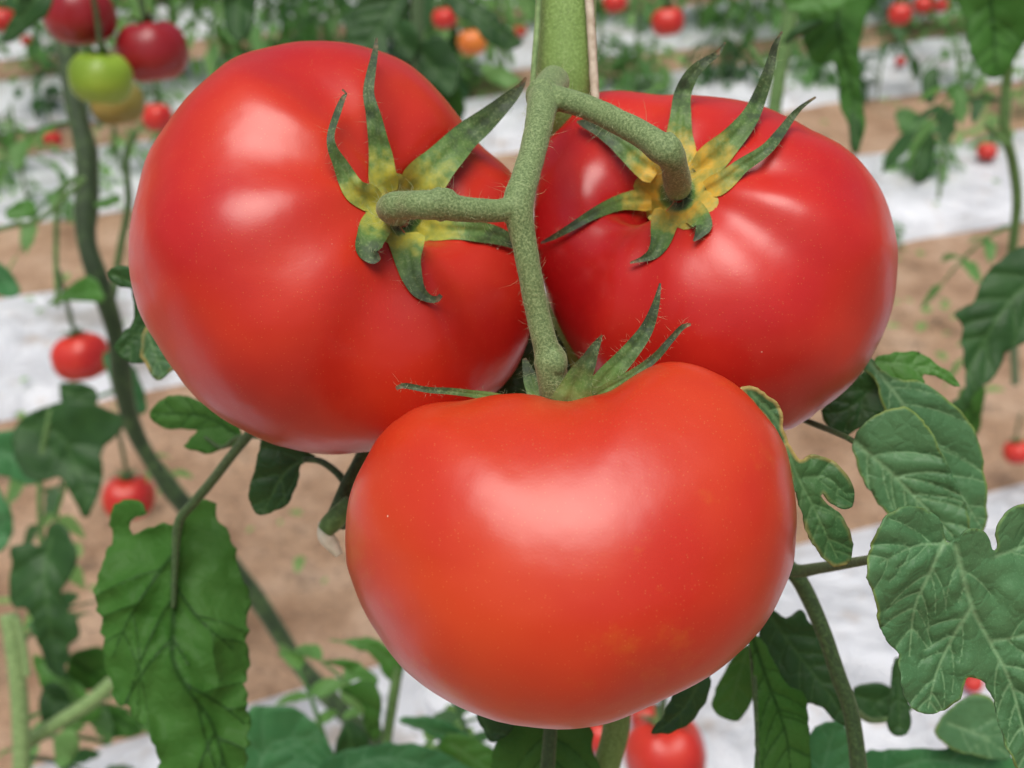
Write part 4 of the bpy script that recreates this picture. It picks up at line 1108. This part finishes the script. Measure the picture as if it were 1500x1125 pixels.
for a in [
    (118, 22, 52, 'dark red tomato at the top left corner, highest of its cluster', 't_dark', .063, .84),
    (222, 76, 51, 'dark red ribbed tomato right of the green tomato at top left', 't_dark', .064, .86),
    (148, 115, 45, 'unripe bright green tomato hanging at the top left', 't_green', .054, .84),
    (172, 152, 38, 'olive coloured half ripe tomato just below the green one', 't_olive', .053, .84),
    (231, 172, 22, 'small looking red tomato touching the left big tomato outline at upper left', 't_far', .065, .95),
    (77, 204, 14, 'tiny red tomato left of the dark leaning stem', 't_far', .06, .85),
    (119, 522, 42, 'round red tomato hanging over the white strip at the left edge', 't_far', .075, .84),
    (188, 728, 38, 'red tomato behind the top of the big hanging leaf at lower left', 't_far', .075, .86),
    (40, 60, 9, 'red speck of a tomato under the top left corner cluster', 't_far', .05, .85),
    (5, 30, 20, 'red tomato cut by the left edge near the top', 't_far', .07, .85),
    (692, 62, 22, 'orange tomato above the gap between left big tomato and thick stem', 't_orange', .065, .85),
    (651, 27, 18, 'red tomato behind the dark arching leaf at top centre', 't_far', .06, .85),
    (762, 45, 10, 'tiny red tomato just left of the thick near stem', 't_far', .05, .85),
    (668, 55, 9, 'small coral tomato touching the orange one', 't_orange', .05, .85),
    (978, 32, 24, 'red tomato over the white ground right of the support string', 't_far', .07, .86),
    (901, 4, 17, 'red tomato at the top edge beside the support string', 't_far', .06, .86),
    (1318, 21, 17, 'round orange red tomato near the top right', 't_far', .06, .95),
    (1352, 8, 14, 'red tomato at the top edge right of the round orange red one', 't_far', .06, .9),
    (1378, 8, 11, 'red tomato tucked by a pale twig at the top right', 't_far', .05, .9),
    (1319, 90, 8, 'tiny red tomato below the round orange red one', 't_far', .05, .9),
    (1446, 222, 15, 'small red tomato above the white strip near the right edge', 't_far', .065, .85),
    (1490, 662, 20, 'red tomato cut by the right edge over bare soil', 't_far', .065, .85),
    (1425, 1000, 15, 'red tomato peeping out under the big lobed leaf at lower right', 't_far', .06, .9),
    (975, 1105, 60, 'blurred ripe red tomato below the front tomato, cut by the bottom edge', 't_far', .075, .95),
    (885, 1075, 30, 'red tomato mostly hidden behind a stem at the bottom centre', 't_far', .06, .9),
    (945, 1050, 22, 'small red tomato peeping between front tomato and dark curled leaf', 't_far', .05, .95),
    (215, 10, 9, 'tiny red tomato between the two dark red ones at the top', 't_far', .05, .9),
]:
    small_tomato(*a[:3], a[3], a[4], a[5], a[6], tilt=random.uniform(-.2, .2))

# ------------------------------------------------------------------ ground
m, nt, N, L, B = new_mat('brown_soil')
tc = nd(N, 'ShaderNodeTexCoord')
n1 = nd(N, 'ShaderNodeTexNoise', Scale=7.0, Detail=10.0, Roughness=0.65); L.new(tc.outputs['Object'], n1.inputs['Vector'])
r1 = ramp(N, [(0.30, (0.24, 0.14, 0.078)), (0.50, (0.41, 0.265, 0.165)), (0.72, (0.56, 0.40, 0.28))]); L.new(n1.outputs[0], r1.inputs[0])
n2 = nd(N, 'ShaderNodeTexNoise', Scale=60.0, Detail=6.0); L.new(tc.outputs['Object'], n2.inputs['Vector'])
r2 = ramp(N, [(0.58, (0, 0, 0)), (0.75, (.5, .5, .5))]); L.new(n2.outputs[0], r2.inputs[0])
L.new(mixc(N, L, r2.outputs[0], r1.outputs[0], (0.12, 0.075, 0.045)), B.inputs['Base Color'])
B.inputs['Roughness'].default_value = .95
bp = nd(N, 'ShaderNodeBump'); bp.inputs['Distance'].default_value = .02; L.new(n2.outputs[0], bp.inputs['Height']); L.new(bp.outputs[0], B.inputs['Normal'])
M['soil'] = m
nx = 120
xs = np.concatenate([np.linspace(-60, -6, 12), np.linspace(-5, 8, 90), np.linspace(9, 60, 12)]); ys = np.concatenate([np.linspace(-40, -3, 8), np.linspace(-2, 7, 70), np.linspace(8, 90, 14)])
V = [(x, y, -.012 + .018 * noise.noise(Vector((x * 2.5, y * 2.5, 0))) if abs(x) < 9 and -3 < y < 8 else -.012) for y in ys for x in xs]
nx = len(xs)
Fc = [(j * nx + i, j * nx + i + 1, (j + 1) * nx + i + 1, (j + 1) * nx + i) for j in range(len(ys) - 1) for i in range(nx - 1)]
tag(mk('ground', V, Fc, M['soil']), kind='structure')

m, nt, N, L, B = new_mat('white_film')
tc = nd(N, 'ShaderNodeTexCoord')
n1 = nd(N, 'ShaderNodeTexNoise', Scale=5.0, Detail=8.0, Roughness=.6); L.new(tc.outputs['Object'], n1.inputs['Vector'])
r1 = ramp(N, [(0.34, (0.44, 0.43, 0.41)), (0.46, (0.70, 0.73, 0.76)), (0.66, (0.80, 0.83, 0.86))]); L.new(n1.outputs[0], r1.inputs[0])
n3 = nd(N, 'ShaderNodeTexNoise', Scale=14.0, Detail=6.0, Roughness=.7); L.new(tc.outputs['Object'], n3.inputs['Vector'])
r3 = ramp(N, [(0.58, (0, 0, 0)), (0.70, (.6, .6, .6))]); L.new(n3.outputs[0], r3.inputs[0])
L.new(mixc(N, L, r3.outputs[0], r1.outputs[0], (0.45, 0.33, 0.22)), B.inputs['Base Color'])
B.inputs['Roughness'].default_value = .38
nw = nd(N, 'ShaderNodeTexNoise', Scale=9.0, Detail=7.0, Roughness=.6, Distortion=1.5); L.new(tc.outputs['Object'], nw.inputs['Vector'])
bw = nd(N, 'ShaderNodeBump'); bw.inputs['Strength'].default_value = .9; bw.inputs['Distance'].default_value = .05
L.new(nw.outputs[0], bw.inputs['Height']); L.new(bw.outputs[0], B.inputs['Normal'])
M['film'] = m
# strip direction from the photograph's vanishing line
p0, p1 = G(0, row_y(500, 0)), G(1500, row_y(500, 1500))
dirg = (p1 - p0).normalized(); nrg = Vector((-dirg.y, dirg.x, 0))
if nrg.y < 0: nrg = -nrg
for si, (ya, yb) in enumerate([(2000, 1127), (611, 436), (330, 236), (190, 122), (84, 32), (-6, -45), (-78, -112), (-140, -168)]):
    A, Bp = G(0, ya), G(0, yb)
    wd = abs((Bp - A).dot(nrg))
    V = []; Fc = []; n, m_ = 260, 14
    for i in range(n):
        for j in range(m_):
            s = -6 + 18 * i / (n - 1); t = j / (m_ - 1)
            q = A + dirg * s + nrg * (wd * t)
            e = .012 * noise.noise(Vector((s * 3, si * 5 + (t > .5), 1))) if j in (0, m_ - 1) else 0
            q = q + nrg * e
            z = .012 + .03 * math.sin(PI * t) + .014 * noise.noise(Vector((s * 6, t * 3 + si * 4, 0))) + .004 * noise.noise(Vector((s * 25, t * 6 + si * 4, 3)))
            if j in (0, m_ - 1): z = -.01
            V.append((q.x, q.y, z))
    for i in range(n - 1):
        for j in range(m_ - 1):
            a = i * m_ + j; Fc.append((a, a + m_, a + m_ + 1, a + 1))
    tag(mk('mulch_film', V, Fc, M['film']), kind='structure')

# scattered weeds / fallen leaflets on soil
VV = []; FF = []; k = 0
r = np.random.default_rng(77)
for i in range(420):
    x, y = r.uniform(-200, 1600), r.uniform(120, 1050)
    y = row_y(y, x)
    if y < 60: continue
    g = np.array(G(x, y)) + np.array([0, 0, .035])
    a = r.uniform(0, 6.28)
    v, f = leaflet_arrays(g, np.array([math.cos(a), math.sin(a), .3]), np.array([0, 0, 1.]), r.uniform(.012, .04), r)
    VV += v; FF += [tuple(q + k for q in t) for t in f]; k = len(VV)
tag(mk('fallen_leaves', VV, FF, M['leaf_far_pale']), 'small fallen leaflets and weeds scattered over soil and white film', 'weeds', kind='stuff')

# ------------------------------------------------------------------ light
SUN_EL, SUN_AZ = math.radians(73), math.radians(196)   # azimuth clockwise from +Y
w = bpy.data.worlds.new('World'); sc.world = w; w.use_nodes = True
bg = w.node_tree.nodes['Background']
sky = w.node_tree.nodes.new('ShaderNodeTexSky'); sky.sky_type = 'NISHITA'; sky.sun_disc = False
sky.sun_elevation = SUN_EL; sky.sun_rotation = SUN_AZ
sky.dust_density = 6.0; sky.air_density = 0.8; sky.ozone_density = 0.4
w.node_tree.links.new(sky.outputs[0], bg.inputs[0]); bg.inputs[1].default_value = 0.062
sd = bpy.data.lights.new('sun', 'SUN'); sd.energy = 1.5; sd.angle = math.radians(43); sd.color = (1.0, 0.98, 0.95)
so = bpy.data.objects.new('sun', sd); COL.objects.link(so)
sv = Vector((math.sin(SUN_AZ) * math.cos(SUN_EL), math.cos(SUN_AZ) * math.cos(SUN_EL), math.sin(SUN_EL)))
so.rotation_euler = sv.to_track_quat('Z', 'Y').to_euler(); so.location = (0, 0, 3)

sc.view_settings.view_transform = 'Standard'; sc.view_settings.look = 'None'
sc.view_settings.exposure = 0.64; sc.view_settings.gamma = 1.0
sc.cycles.max_bounces = 8; sc.cycles.use_denoising = True
